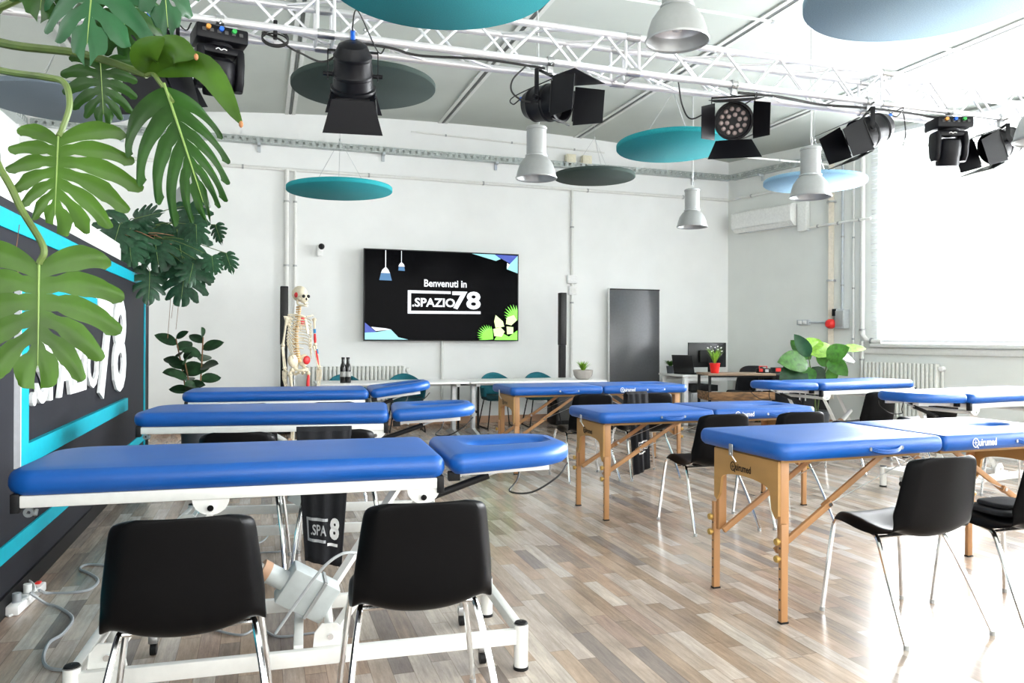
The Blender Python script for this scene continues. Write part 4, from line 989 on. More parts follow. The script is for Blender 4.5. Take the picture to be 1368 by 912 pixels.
desk('white desk with grey legs carrying the two black bottles', .62, 2.47, 9.25, 9.95, .69)
desk('white desk with grey legs carrying the bowl plant, under the wall screen side', 2.49, 4.36, 9.25, 9.95, .69)
def teal_chair(label, x, y, rz):
    t = thing('teal_armchair', label, 'chair', (x, y, 0), rz, 'teal upholstered chairs at the white desks')
    # tub shell facing -y
    def sh(a, b):
        th = R(-25 + 230 * b); q = max(0, math.sin(th)); h = .12 + .20 * q ** 1.3
        r = .235 + .02 * a
        return V((r * math.cos(th) * 1.02, .22 * math.sin(th) * (1 + .25 * a * q), .43 + h * a))
    mb = MB(); mb.grid(sh, 8, 28); mb.build('back_shell', 'teal_cloth', t, solid=.025, off=0)
    mb = MB(); cushion(mb, rrect(.44, .44, .12, 6), .38, .45, .025, .01); mb.build('seat', 'teal_dark', t)
    for sx in (-1, 1):
        mb = MB(); mb.tube(arc_pts([(sx * .17, .14, .39), (sx * .23, .20, .015), (sx * .23, .18, .008), (sx * .23, -.20, .008), (sx * .23, -.22, .015), (sx * .17, -.16, .39)], 5), .009, 8); mb.build('sled_leg', 'matt_black', t)
    return t
a0 = teal_chair('teal chair behind the white desk, its curved top next to the two black bottles', 1.05, 10.15, R(4))
dup(a0, (1.83, 10.14, 0), R(-3), 'teal chair behind the white desk, under the corner of the wall screen')
dup(a0, (3.14, 10.17, 0), R(2), 'teal chair behind the white desk, below the palm leaves of the screen')
dup(a0, (3.77, 10.15, 0), R(-4), 'teal chair behind the white desk, next to the slim black speaker and the bowl plant')
for k, (px, lab) in enumerate(((458.5, 'black bottle with grey label on the white desk, nearer the skeleton'), (465, 'black bottle with grey label on the white desk, nearer the screen'))):
    u = (px - 684) / F; y = 9.42; x = y * (FW.x + RT.x * u) / (FW.y + RT.y * u)
    t = thing('bottle', lab, 'bottle', (x, y, .69), 0, 'black bottles on the white desk')
    MB().lathe([(.001, 0), (.034, 0), (.037, .01), (.037, .18), (.030, .215), (.020, .24), (.018, .285), (.021, .288), (.021, .31), (.001, .312)], 22, angle if False else None).build('glass', 'bottle_black', t)
    MB().lathe([(.0375, .075), (.0378, .077), (.0378, .135), (.0375, .137)], 22).build('paper_label', 'label_grey', t)
# black metal rack under the desk
t = thing('metal_rack', 'low black metal rack standing behind the white desks where they meet', 'rack', (2.69, 10.28, 0))
for x in (-.14, .14):
    for y in (-.15, .15): MB().box((x, y, .31), (.025, .025, .62)).build('post', 'matt_black', t, smooth=False)
for z in (.22, .60): MB().box((0, 0, z), (.30, .33, .022)).build('shelf', 'matt_black', t, smooth=False)
# ------------------------------------------------------------------ small plants in pots
def grass_tuft(mb, n, h, spread, w, seed, base=(0, 0, 0), droop=.5):
    r = random.Random(seed); base = V(base)
    for k in range(n):
        a = r.uniform(0, 2 * PI); s = spread * r.uniform(.25, 1); hh = h * r.uniform(.65, 1); d = V((math.cos(a), math.sin(a), 0)); q = V((-math.sin(a), math.cos(a), 0))
        L_, Rr = [], []
        for i in range(6):
            f = i / 5; p = base + d * (.01 + s * f ** 1.5) + V((0, 0, hh * (f - droop * .45 * f * f)))
            ww = w * (1 - f) ** .7 * (.6 + .8 * min(1, f * 3)); L_.append(mb.bm.verts.new(p + q * ww)); Rr.append(mb.bm.verts.new(p - q * ww))
        for i in range(5): mb.bm.faces.new((L_[i], L_[i + 1], Rr[i + 1], Rr[i]))
u = (779 - 684) / F; y = 9.45; x = y * (FW.x + RT.x * u) / (FW.y + RT.y * u)
t = thing('potted_plant', 'spiky lime green plant in a stone grey bowl on the white desk', 'plant', (x, y, .69))
MB().lathe([(.001, 0), (.07, 0), (.10, .02), (.125, .06), (.135, .125), (.128, .128), (.118, .10), (.001, .095)], 30).build('bowl', 'pot_stone', t)
mb = MB(); grass_tuft(mb, 44, .20, .13, .009, 3, (0, 0, .10)); mb.build('leaves', 'leaf_lime', t)
# ------------------------------------------------------------------ column speakers
for k, (px, y, lab) in enumerate(((379.5, 10.35, 'slim black column speaker behind the skeleton'), (751, 10.3, 'slim black column speaker between the wall screen and the tall dark board'))):
    u = (px - 684) / F; x = y * (FW.x + RT.x * u) / (FW.y + RT.y * u)
    t = thing('column_speaker', lab, 'speaker', (x, y, 0), 0, 'slim black column speakers by the back wall')
    MB().box((0, 0, .235), (.32, .38, .45), bev=.012).build('bass_box', 'matt_black', t); MB().box((0, -.192, .25), (.27, .006, .36), bev=.002).build('bass_grille', 'dark_slot', t)
    for x_ in (-.12, .12): MB().box((x_, 0, .006), (.04, .3, .012)).build('rubber_foot', 'matt_black', t, smooth=False)
    MB().box((0, 0, .80), (.085, .10, .68), bev=.008).build('lower_column', 'matt_black', t)
    c = MB().box((0, 0, 1.52), (.10, .11, .76), bev=.01).build('upper_column', 'matt_black', t)
    MB().box((0, -.057, 1.52), (.084, .006, .72), bev=.002).build('grille', 'cable_black', c)
# ------------------------------------------------------------------ tall dark glossy board
t = thing('display_board', 'tall dark grey glossy board with thin white edges standing at the back wall', 'board', (5.47, 10.62, 0)); t.rotation_euler = (R(-.6), 0, 0)
MB().box((0, 0, 1.035), (.875, .055, 1.95), bev=.006).build('body', 'desk_white', t)
MB().box((-.005, -.030, 1.035), (.85, .008, 1.925), bev=.002).build('screen', 'board_glass', t)
MB().box((0, -.034, 1.995), (.85, .006, .018)).build('top_edge', 'matt_black', t, smooth=False)
MB().box((0, .02, .03), (.70, .12, .06), bev=.01).build('foot', 'leg_grey', t)

# ------------------------------------------------------------------ anatomical skeleton
sk = thing('skeleton_model', 'life size model skeleton with red painted muscles on a stand before the white wall', 'skeleton', (.40, 8.62, 0), R(38))
def bone(mb, a, b, r0, r1=None, head=1.5):
    a = V(a); b = V(b); r1 = r1 or r0
    mb.tube([a, a.lerp(b, .04), a.lerp(b, .14), a.lerp(b, .5), a.lerp(b, .86), a.lerp(b, .96), b], [r0 * .8, r0 * head, r0, min(r0, r1) * .85, r1, r1 * head, r1 * .8], 8)
# local frame: faces -y; x to its left
mb = MB(); mb.ball((0, .02, 1.715), .088, 18, (.86, 1.08, .98)); mb.ball((0, -.045, 1.665), .055, 14, (.95, .8, 1.0)); mb.ball((.045, -.035, 1.655), .026, 8, (1, 1, .7)); mb.ball((-.045, -.035, 1.655), .026, 8, (1, 1, .7))
skull = mb.build('skull', 'bone', sk)
mb = MB()
for s in (-1, 1): mb.ball((s * .033, -.085, 1.685), .021, 10, (1, .5, .9))
mb.ball((0, -.092, 1.655), .013, 8, (.8, .5, 1.3)); mb.build('socket', 'matt_black', skull)
mb = MB()
for s in (-1, 1): mb.ball((s * .066, .0, 1.70), .035, 10, (.35, .8, .9))
mb.build('red_muscle_mark', 'bone_red', skull)
mb = MB(); mb.tube(arc_pts([(.05, .0, 1.65), (.048, -.01, 1.60), (.03, -.07, 1.585), (0, -.088, 1.583), (-.03, -.07, 1.585), (-.048, -.01, 1.60), (-.05, .0, 1.65)], 5), .011, 8)
mb.box((0, -.083, 1.612), (.05, .016, .016), bev=.004); mb.build('jaw', 'bone', sk)
def spine(z):
    f = (z - .98) / .62; return V((0, .04 + .028 * math.sin(f * 5.2 - .6), z))
mb = MB(); z = .98; k = 0
while z < 1.60:
    r = .026 - .011 * (z - .98) / .62; p = spine(z); mb.cyl(p - V((0, 0, .011)), p + V((0, 0, .011)), r, 10); mb.box(p + V((0, .035, -.006)), (.012, .04, .012)); mb.box(p + V((0, .02, 0)), (.075 if z < 1.45 else .055, .012, .010)); z += .027
mb.build('spine', 'bone_ochre', sk)
for i in range(10):
    zt_ = 1.475 - .033 * i; wd = .085 + .06 * math.sin(min(1, (i + 1) / 7) * PI / 2); dp = .10 + .03 * min(1, i / 5)
    for s in (-1, 1):
        p = spine(zt_); drop = .05 + .022 * i * .6
        pts = [p, p + V((s * wd * .6, .035, -.005)), p + V((s * wd, -.03, -.03)), p + V((s * wd * .85, -.10, -drop)), p + V((s * .035, -.10 - dp * .42, -drop - .005 * i * (1 if i < 7 else .2)))]
        if i > 6: pts = pts[:4]
        MB().tube(arc_pts(pts, 4), .0058, 6).build('rib', 'bone', sk)
MB().box((0, -.098, 1.36), (.034, .012, .17), Euler((R(-14), 0, 0)).to_matrix(), bev=.004).build('breastbone', 'bone', sk)
for s in (-1, 1):
    MB().tube(arc_pts([(s * .015, -.075, 1.465), (s * .07, -.085, 1.475), (s * .13, -.03, 1.485), (s * .175, .0, 1.478)], 4), .008, 8).build('collarbone', 'bone', sk)
    mb = MB(); mb.prism([(s * .05, 1.47), (s * .16, 1.47), (s * .13, 1.41), (s * .075, 1.31)], .008, Matrix(((1, 0, 0, 0), (0, 0, 1, .085), (0, 1, 0, 0), (0, 0, 0, 1)))); mb.build('shoulder_blade', 'bone', sk, smooth=False)
    mb = MB(); mb.ball((s * .105, .078, 1.42), .045, 10, (.9, .25, 1.2)); 
    if s > 0: mb.build('red_muscle_mark', 'bone_red', sk)
    else: mb.bm.free()
    sh_ = V((s * .19, .0, 1.455)); el = V((s * .225, .02, 1.14)); wr = V((s * .235, -.03, .90))
    mb = MB(); bone(mb, sh_, el, .0135, .012, 1.9); ar = mb.build('upper_arm', 'bone', sk)
    if s > 0: MB().tube([sh_.lerp(el, .55), sh_.lerp(el, .75), sh_.lerp(el, .92)], [.012, .016, .012], 8).build('red_muscle_mark', 'bone_red', ar); MB().tube([sh_.lerp(el, .38), sh_.lerp(el, .53)], .0145, 8).build('blue_muscle_mark', 'bone_blue', ar)
    mb = MB(); bone(mb, el + V((s * .010, 0, 0)), wr + V((s * .014, 0, 0)), .0085, .009, 1.6); bone(mb, el - V((s * .014, -.012, -.01)), wr - V((s * .012, 0, 0)), .010, .0065, 1.6); fa = mb.build('forearm', 'bone', sk)
    if s > 0: MB().tube([el.lerp(wr, .2), el.lerp(wr, .5), el.lerp(wr, .85)], [.008, .013, .007], 8).build('red_muscle_mark', 'bone_red', fa); MB().tube([el.lerp(wr, .12) + V((.014, -.006, 0)), el.lerp(wr, .34) + V((.014, -.006, 0))], .009, 8).build('blue_muscle_mark', 'bone_blue', fa)
    mb = MB()
    for k in range(5):
        o_ = (k - 2) * .014; ln = (.15, .185, .195, .18, .13)[k] if k else .12
        d_ = V((s * .01 + (o_ * .4), -.02 - .012 * k * 0, -1)).normalized()
        if k == 0: d_ = V((-s * .35, -.45, -1)).normalized()
        b0 = wr + V((0, o_ * 1.3, -.015)); mb.tube([b0, b0 + d_ * ln * .45, b0 + d_ * ln * .48, b0 + d_ * ln * .74, b0 + d_ * ln * .77 + V((-s * .004, 0, 0)), b0 + d_ * ln + V((-s * .012, 0, 0))], [.0058, .0042, .006, .0042, .0054, .003], 6)
    mb.ball(wr + V((0, 0, -.012)), .022, 8, (.6, 1.2, .7)); mb.build('hand', 'bone', sk)
    hp = V((s * .10, .02, .885)); kn = V((s * .085, -.01, .47)); an = V((s * .08, .03, .10))
    mb = MB(); mb.ball((s * .075, .035, .985), .085, 14, (.75, .45, .85), Euler((0, R(s * 25), 0)).to_matrix()); mb.tube(arc_pts([(s * .07, .03, .92), (s * .06, -.02, .885), (s * .02, -.055, .885), (0, -.058, .89)], 4), .016, 8); mb.tube(arc_pts([(s * .07, .03, .9), (s * .055, .03, .84), (s * .03, -.03, .86)], 4), .013, 8); pv = mb.build('pelvis', 'bone', sk)
    if s > 0: MB().ball((s * .082, -.006, .99), .06, 12, (.8, .35, .8), Euler((0, R(20), 0)).to_matrix()).build('red_muscle_mark', 'bone_red', pv)
    mb = MB(); bone(mb, hp + V((s * .03, 0, -.03)), kn, .0165, .017, 1.75); mb.ball(hp, .025, 10); mb.tube([hp, hp + V((s * .035, 0, -.035))], .014, 8); th_ = mb.build('thigh_bone', 'bone', sk)
    if s > 0: MB().tube([hp.lerp(kn, .14) + V((.022, -.006, 0)), hp.lerp(kn, .4) + V((.012, -.006, 0)), hp.lerp(kn, .62) + V((.004, -.006, 0))], [.014, .019, .012], 8).build('red_muscle_mark', 'bone_red', th_)
    mb = MB(); mb.ball(kn + V((0, -.03, .0)), .02, 8, (1, .6, 1)); bone(mb, kn + V((0, 0, -.025)), an, .0155, .012, 1.8); bone(mb, kn + V((s * .028, .01, -.06)), an + V((s * .022, .0, -.01)), .0065, .0065, 1.6); mb.build('shin', 'bone', sk)
    mb = MB(); mb.ball(an + V((0, .03, -.04)), .028, 8, (.8, 1.3, .9)); mb.ball(an + V((0, -.02, -.03)), .028, 8, (1, 1.3, .7))
    for k in range(5):
        o_ = (k - 2) * .014; mb.tube([an + V((o_ * .6, -.03, -.035)), an + V((o_ * 1.3, -.10, -.06)), an + V((o_ * 1.5, -.15 + .008 * k * s * 0, -.072))], [.008, .0065, .0045], 6)
    mb.build('foot', 'bone', sk)
MB().ball((0, .075, .95), .05, 10, (.8, .5, 1.3)).build('sacrum', 'bone', sk)
MB().tube([(0, .10, .10), (0, .10, 1.0), (0, .075, 1.02)], .011, 8).build('stand_pole', 'steel', sk)
st = MB()
for k in range(5):
    a = 2 * PI * k / 5 + .3; st.tube([(0, .10, .10), (.14 * math.cos(a), .10 + .14 * math.sin(a), .085), (.27 * math.cos(a), .10 + .27 * math.sin(a), .06)], [.02, .016, .013], 8)
st = st.build('stand_base', 'white_paint', sk)
for k in range(5):
    a = 2 * PI * k / 5 + .3; MB().cyl((.27 * math.cos(a), .09 + .27 * math.sin(a), .026), (.27 * math.cos(a), .115 + .27 * math.sin(a), .026), .026, 14).build('caster', 'matt_black', st)

# ------------------------------------------------------------------ corner: shelf unit, desk, screens
sa = math.atan2(8.24 - 8.44, 6.23 - 5.40)
su = thing('shelf_unit', 'black metal shelf unit with worn wooden boards, red flower pot on top', 'shelf', (5.40, 8.44, 0), sa)
sw, sd, sh = .86, .45, .80
for x in (0.015, sw - .015):
    for y in (.015, sd - .015): MB().box((x, y, (sh - .02) / 2), (.03, .03, sh - .02)).build('post', 'matt_black', su, smooth=False)
MB().box((sw / 2, sd / 2, sh - .012), (sw + .03, sd + .02, .026), bev=.003).build('top_board', 'bench_wood', su)
for z in (.12, .46): MB().box((sw / 2, sd / 2, z), (sw - .02, sd - .02, .02)).build('shelf_board', 'bench_wood', su, smooth=False)
MB().box((sw / 2, -.004, .517), (sw, .024, .10), bev=.003).build('front_board', 'old_wood', su); MB().box((0.0, sd / 2, .515), (.022, sd - .04, .10), bev=.003).build('side_board', 'old_wood', su)
for y in (.015, sd - .015): MB().box((sw / 2, y, sh - .034), (sw, .025, .025)).build('rail', 'matt_black', su, smooth=False)
def on_shelf(x, y, z=sh + .001):
    c, s = math.cos(sa), math.sin(sa); return V((5.40 + x * c - y * s, 8.44 + x * s + y * c, z))
t = thing('potted_flower', 'white flowering grassy plant in a bright red pot on the shelf unit', 'plant', on_shelf(.12, .13))
MB().lathe([(.001, 0), (.05, 0), (.066, .115), (.070, .118), (.070, .13), (.062, .13), (.058, .11), (.001, .105)], 26).build('pot', 'pot_red', t)
mb = MB(); grass_tuft(mb, 60, .30, .13, .0055, 5, (0, 0, .10), .4); mb.build('leaves', 'leaf_lime', t)
r_ = random.Random(2)
for k in range(9):
    a = r_.uniform(0, 6.28); q = r_.uniform(.02, .10); h = r_.uniform(.24, .33)
    mb = MB(); mb.tube([(q * math.cos(a) * f, q * math.sin(a) * f, h - .03 + .07 * f) for f in (.85, .93, 1.0, 1.08)], [.003, .009, .008, .002], 6); mb.build('flower_spike', 'flower_white', t)
t = thing('power_drill', 'red and black cordless drill case at the end of the shelf unit top', 'drill case', on_shelf(.80, .22), sa)
MB().box((0, 0, .03), (.16, .10, .06), bev=.008).build('case', 'matt_black', t); MB().box((-.05, -.052, .035), (.05, .006, .04), bev=.002).build('red_panel', 'red_plastic', t); MB().box((.03, -.052, .03), (.045, .006, .035), bev=.002).build('pale_panel', 'box_grey', t)
MB().tube([(-.05, 0, .06), (-.05, 0, .085), (.05, 0, .085), (.05, 0, .06)], .008, 8).build('handle', 'red_plastic', t)
# low black cabinet behind the big plant
t = thing('black_cabinet', 'low black cabinet behind the broad leaved plant', 'cabinet', (6.92, 8.70, 0), sa)
MB().box((0, 0, .39), (.75, .4, .74), bev=.006).build('body', 'matt_black', t); MB().box((0, 0, .775), (.79, .43, .03), bev=.004).build('top', 'board_glass', t)
for s in (-1, 1): d_ = MB().box((s * .185, -.205, .40), (.355, .014, .68), bev=.003).build('door', 'black_paint', t); MB().box((s * .04, -.218, .48), (.012, .012, .12)).build('handle', 'steel', d_, smooth=False)
t = thing('tool_box', 'small red and blue tool boxes on the low black cabinet', 'tool box', (6.65, 8.67, .791), sa)
MB().box((0, 0, .035), (.22, .13, .07), bev=.006).build('body', 'cable_black', t); MB().box((-.055, -.068, .04), (.07, .006, .045)).build('red_label', 'red_plastic', t, smooth=False); MB().box((.04, -.068, .03), (.06, .006, .03)).build('blue_label', 'plug_blue', t, smooth=False)
# office desk in the corner
t = thing('office_desk', 'white office desk in the corner with two screens on it', 'desk', (6.43, 9.93, 0))
MB().box((0, 0, .71), (1.46, .70, .028), bev=.003).build('tabletop', 'desk_white', t)
for x in (-.66, .60):
    for y in (-.3, .3): MB().box((x, y, .35), (.065, .065, .695), bev=.004).build('leg', 'desk_white', t)
MB().box((-.1, -.3, .665), (1.2, .03, .06)).build('front_rail', 'desk_white', t, smooth=False)
MB().box((-.1, .3, .665), (1.2, .03, .06)).build('rear_rail', 'desk_white', t, smooth=False)
t = thing('drawer_unit', 'pale drawer unit with a black gap under the office desk', 'drawer unit', (6.06, 9.82, 0), 0)
MB().box((0, 0, .24), (.45, .5, .46), bev=.004).build('body', 'lamp_grey', t)
for z in (.10, .24, .39): d_ = MB().box((0, -.255, z), (.42, .014, .13), bev=.003).build('drawer', 'lamp_grey', t); MB().box((0, -.266, z + .04), (.12, .012, .012)).build('handle', 'steel', d_, smooth=False)
MB().box((0, 0, .53), (.44, .48, .09), bev=.003).build('tray', 'matt_black', t)
def monitor(label, x, y, rz, w, h, zb, m='lcd_black'):
    t = thing('computer_monitor', label, 'monitor', (x, y, .725), rz)
    MB().box((0, .02, zb + h / 2), (w, .035, h), bev=.006).build('casing', 'lcd_black', t); MB().box((0, .039, zb + h / 2), (w - .02, .004, h - .02)).build('screen', 'screen_black', t, smooth=False)
    MB().box((0, -.03, zb + h * .45), (w * .5, .06, h * .5), bev=.015).build('rear_hump', 'matt_black', t)
    MB().tube([(0, -.05, .012), (0, -.05, zb + h * .4)], .022, 10).build('stand_neck', 'matt_black', t); MB().box((0, -.03, .006), (.26, .19, .012), bev=.004).build('stand_base', 'matt_black', t)
monitor('wide black computer monitor seen from behind, back of the red flower pot', 6.36, 9.98, R(-4), .62, .37, .09)
t = thing('laptop', 'open black laptop standing on the office desk beside the monitor', 'laptop', (5.93, 9.82, .725), R(118))
MB().box((0, 0, .012), (.34, .23, .02), bev=.004).build('keyboard_base', 'matt_black', t); MB().box((0, .14, .15), (.34, .012, .27), Euler((R(-14), 0, 0)).to_matrix(), bev=.004).build('lid', 'lcd_black', t)
MB().box((0, .128, .15), (.31, .004, .23), Euler((R(-14), 0, 0)).to_matrix()).build('screen', 'screen_black', t, smooth=False)
t = thing('potted_herb', 'small bushy green plant in a dark pot on the office desk by the dark board', 'plant', (5.79, 10.08, .725))
MB().lathe([(.001, 0), (.05, 0), (.065, .11), (.058, .11), (.001, .10)], 20).build('pot', 'pot_grey', t)
mb = MB(); grass_tuft(mb, 90, .17, .12, .012, 8, (0, 0, .09), .8); mb.build('leaves', 'leaf_fig', t)
lead('black charging cables tangled on the office desk in front of the monitor', [(6.12, 9.66, .735), (6.18, 9.63, .76), (6.25, 9.68, .735), (6.3, 9.62, .735), (6.38, 9.70, .735), (6.45, 9.74, .735)], .006)
# black office chair
t = thing('office_chair', 'black office chair at the white corner desk', 'chair', (6.60, 9.38, 0), R(165))
mb = MB(); cushion(mb, rrect(.46, .46, .10, 6), .42, .50, .03, .01); mb.build('seat', 'black_cloth', t)
mb = MB(); mb.grid(lambda a, b: V(((b - .5) * .44 * (1 - .25 * a ** 3), .235 + .05 * a - .10 * (b - .5) ** 2 + .02 * math.sin(a * 3), .53 + .34 * a - .05 * a * (2 * b - 1) ** 4)), 12, 12); mb.build('backrest', 'black_cloth', t, solid=.04, off=0)
MB().tube(arc_pts([(0, .05, .42), (0, .26, .42), (0, .30, .55), (0, .29, .66)], 5), .018, 8).build('back_stem', 'matt_black', t); MB().cyl((0, 0, .12), (0, 0, .43), .028, 14).build('gas_column', 'matt_black', t)
mb = MB()
for k in range(5):
    a = 2 * PI * k / 5; mb.tube([(0, 0, .12), (.15 * math.cos(a), .15 * math.sin(a), .10), (.28 * math.cos(a), .28 * math.sin(a), .065)], [.03, .022, .018], 8)
b_ = mb.build('star_base', 'matt_black', t)
for k in range(5): a = 2 * PI * k / 5; MB().cyl((.28 * math.cos(a), -.015 + .28 * math.sin(a), .027), (.28 * math.cos(a), .015 + .28 * math.sin(a), .027), .027, 12).build('caster', 'matt_black', b_)
# ------------------------------------------------------------------ plants with big leaves
def leaf_frame(base, tip, nrm):
    base = V(base); tip = V(tip); ax = tip - base; L_ = ax.length; ax.normalize(); n = V(nrm); n = (n - ax * n.dot(ax)).normalized(); s = ax.cross(n)
    return base, ax, s, n, L_
def monstera_leaf(parent, base, tip, nrm, W=.62, N=6, slit=.55, droop=.16, curl=.10, m='leaf_green', seed=1, fine=True, fold=0., gap=.42, wl=1., wr=1., rib=True, ph0=-1.0, ph1=1.30):
    r = random.Random(seed); base, ax, sd, n, L_ = leaf_frame(base, tip, nrm)
    def place(s, l, h): return base + sd * s + ax * l + n * h
    def height(s, l):
        q = abs(s) / (W * L_); return -droop * L_ * q * q + fold * L_ * q - curl * L_ * (l / L_) ** 2
    pt = ((0, .74), (.15, .98), (.3, 1.06), (.5, 1.0), (.7, .78), (.85, .52), (1., .20 / W))
    def prof(t):
        for (a, u), (b, v) in zip(pt, pt[1:]):
            if t <= b: f = (t - a) / (b - a); f = f * f * (3 - 2 * f) * .5 + f * .5; return u + (v - u) * f
        return pt[-1][1]
    nr, na = (14, 6) if fine else (6, 3)
    mb = MB()
    tb = [1.75 * k / (N + .75) / 1.75 for k in range(N)] + [1.]
    for sg in (-1, 1):
        ws = wl if sg < 0 else wr
        for k in range(N):
            t0, t1 = tb[k], tb[k + 1]; sl = min(.9, (1.25 if k > N - 3 else 1) * slit * r.uniform(.8, 1.2)); lf = r.uniform(.93, 1.05) if k < N - 1 else 1; twist = r.uniform(-.03, .03)
            last = k == N - 1; rows = []
            for i in range(nr + 1):
                f = i / nr; row = []; sh = 1.
                if f > sl: sh = 1 - gap * ((f - sl) / (1 - sl)) ** .5
                elif fine and k and .14 < f < .14 + .45 * (sl - .14): sh = 1 - .22 * math.sin(PI * (f - .14) / (.45 * (sl - .14)))
                for j in range(na + 1):
                    c = j / na - .5; c2 = c * sh
                    if (last and c > 0) or (k == 0 and c < 0): c2 = c
                    t = t0 + (t1 - t0) * (.5 + c2); ph = ph0 + (ph1 - ph0) * t ** .85
                    rnd_ = 1 - .16 * (abs(2 * c) ** 3) * f ** 4 * (0 if last and c > 0 else 1)
                    wt = W * L_ * prof(t) * lf * ws * rnd_
                    an = min(ph + .45 * f * (1 - .6 * t), 1.5)
                    s = sg * wt * f * math.cos(an); l = L_ * (.02 + .80 * t) + wt * f * math.sin(an)
                    hh = height(s, l) + twist * L_ * f * f + .016 * L_ * math.cos(2 * PI * c) * f
                    row.append(mb.bm.verts.new(place(s, l, hh)))
                rows.append(row)
            for i in range(nr):
                for j in range(na): mb.bm.faces.new((rows[i][j], rows[i + 1][j], rows[i + 1][j + 1], rows[i][j + 1]))
    bmesh.ops.remove_doubles(mb.bm, verts=mb.bm.verts[:], dist=1e-5)
    me = mb.build('leaf', m, parent, angle=60)
    if rib:
        mb = MB(); mb.tube([place(0, L_ * q, height(0, L_ * q) + .004 * L_) for q in (0, .15, .3, .45, .6, .75, .85)], [L_ * x for x in (.010, .009, .008, .007, .0055, .004, .002)], 6); mb.build('midrib', 'vein', me)
    return me
def simple_leaf(mb, base, tip, nrm, W, droop=.1, fold=.15, nu=8, blunt=.5, wave=0.):
    base, ax, sd, n, L_ = leaf_frame(base, tip, nrm); rows = []
    for i in range(nu + 1):
        f = i / nu; w = W * L_ * math.sin(PI * min(1, max(0, f ** blunt))) ** .7 if 0 < f < 1 else .002 * L_
        rows.append([mb.bm.verts.new(base + ax * (L_ * f) + sd * (w * c) + n * (L_ * (fold * abs(c) * w / L_ - droop * f * f) + wave * L_ * math.sin(f * 20 + c * 3) * abs(c))) for c in (-1, -.5, 0, .5, 1)])
    for i in range(nu):
        for j in range(4): mb.bm.faces.new((rows[i][j], rows[i + 1][j], rows[i + 1][j + 1], rows[i][j + 1]))
def stem(parent, pts, r0, r1, m='stem_green', name='stem'):
    pp = arc_pts(pts, 6); n = len(pp); return MB().tube(pp, [r0 + (r1 - r0) * i / (n - 1) for i in range(n)], 8).build(name, m, parent)

# --- the big plant on the partition close to us
root = V((-1.18, 1.45, PZ))
bp = thing('hanging_plant', 'big swiss cheese plant with long drooping leaves hanging over the partition close to us', 'plant', root)
def A(px, py, d): return at(px, py, d) - root
cam_n = lambda px, d=1.6: (V((0, 0, EYE)) - at(px, 300, d)).normalized()
MB().lathe([(.001, 0), (.10, 0), (.14, .22), (.15, .22), (.15, .25), (.132, .25), (.128, .20), (.001, .19)], 28).build('pot', 'pot_grey', bp)
MB().lathe([(.128, .19), (.06, .205), (.001, .21)], 20).build('soil', 'soil', bp)
P0_ = V((0, 0, .2))
stem(bp, [P0_, A(-90, 20, 1.75), A(0, 57, 1.72), A(110, 72, 1.70), A(196, 100, 1.66)], .012, .008)
stem(bp, [P0_, A(-80, 70, 1.7), A(0, 94, 1.65), A(60, 103, 1.6), A(86, 111, 1.58), A(93, 140, 1.57), A(84, 170, 1.56), A(78, 182, 1.55)], .008, .0055)
stem(bp, [P0_, A(-70, 140, 1.65), A(0, 226, 1.50), A(30, 282, 1.48), A(58, 330, 1.46), A(52, 352, 1.46)], .008, .006)
stem(bp, [P0_, A(-60, 30, 1.8), A(0, 10, 1.75), A(60, -20, 1.7), A(120, -60, 1.68), A(160, -40, 1.66)], .010, .006)
nz = lambda x, y, z: V((x, y, z))
UPn = V((0, 0, 1))
def nrm(px, up=.35, sx=0.): return cam_n(px) + UPn * up + RT * sx
monstera_leaf(bp, A(52, 352, 1.46), A(50, 516, 1.42), nrm(50, .25), .62, 6, .55, .10, .02, 'leaf_bright', 11)
monstera_leaf(bp, A(78, 182, 1.55), A(72, 308, 1.50), nrm(70, .25, -.2), .72, 7, .62, .12, .02, 'leaf_bright', 12, wr=.62, gap=.45)
monstera_leaf(bp, A(134, 84, 1.72), A(139, 165, 1.74), nrm(134, -.1), .58, 6, .55, .12, .06, 'leaf_green', 13)
monstera_leaf(bp, A(128, -60, 1.62), A(112, 78, 1.55), nrm(110, .25, -.3), .46, 5, .55, .3, .05, 'leaf_jade', 14)
monstera_leaf(bp, A(62, -60, 1.66), A(52, 26, 1.64), nrm(55, .2), .5, 4, .6, .2, .05, 'leaf_green', 15)
monstera_leaf(bp, A(150, -30, 1.78), A(182, 94, 1.78), nrm(165, .1), .44, 5, .5, .22, .05, 'leaf_green', 16)
monstera_leaf(bp, A(215, -70, 1.62), A(226, 54, 1.60), nrm(215, .2), .34, 4, .65, .25, .05, 'leaf_jade', 17)
# curled leaf and the long drooping leaf from the thick stem
stem(bp, [A(196, 100, 1.66), A(204, 98, 1.655), A(212, 108, 1.65), A(222, 122, 1.65), A(231, 136, 1.64)], .006, .004)
mb = MB()
for a, b, c, w in (((197, 98), (228, 66), (262, 76), .085), ((204, 96), (270, 88), (323, 166), .075), ((198, 97), (193, 72), (219, 50), .075)):
    pts = arc_pts([A(*a, 1.655), A(*b, 1.60), A(*c, 1.58)], 6); n = len(pts); rows = []
    for i, p in enumerate(pts):
        f = i / (n - 1); q = math.sin(PI * min(1, f * .92 + .06)) ** .8 * w * .38
        tg = (pts[min(n - 1, i + 1)] - pts[max(0, i - 1)]).normalized(); sd = tg.cross(cam_n(230)).normalized()
        rows.append([mb.bm.verts.new(p + sd * q * c_ + cam_n(230) * (-.35 * q * c_ * c_)) for c_ in (-1, -.5, 0, .5, 1)])
    for i in range(n - 1):
        for j in range(4): mb.bm.faces.new((rows[i][j], rows[i + 1][j], rows[i + 1][j + 1], rows[i][j + 1]))
mb.build('leaf', 'leaf_bright', bp, label='curled pale green leaf', angle=60)
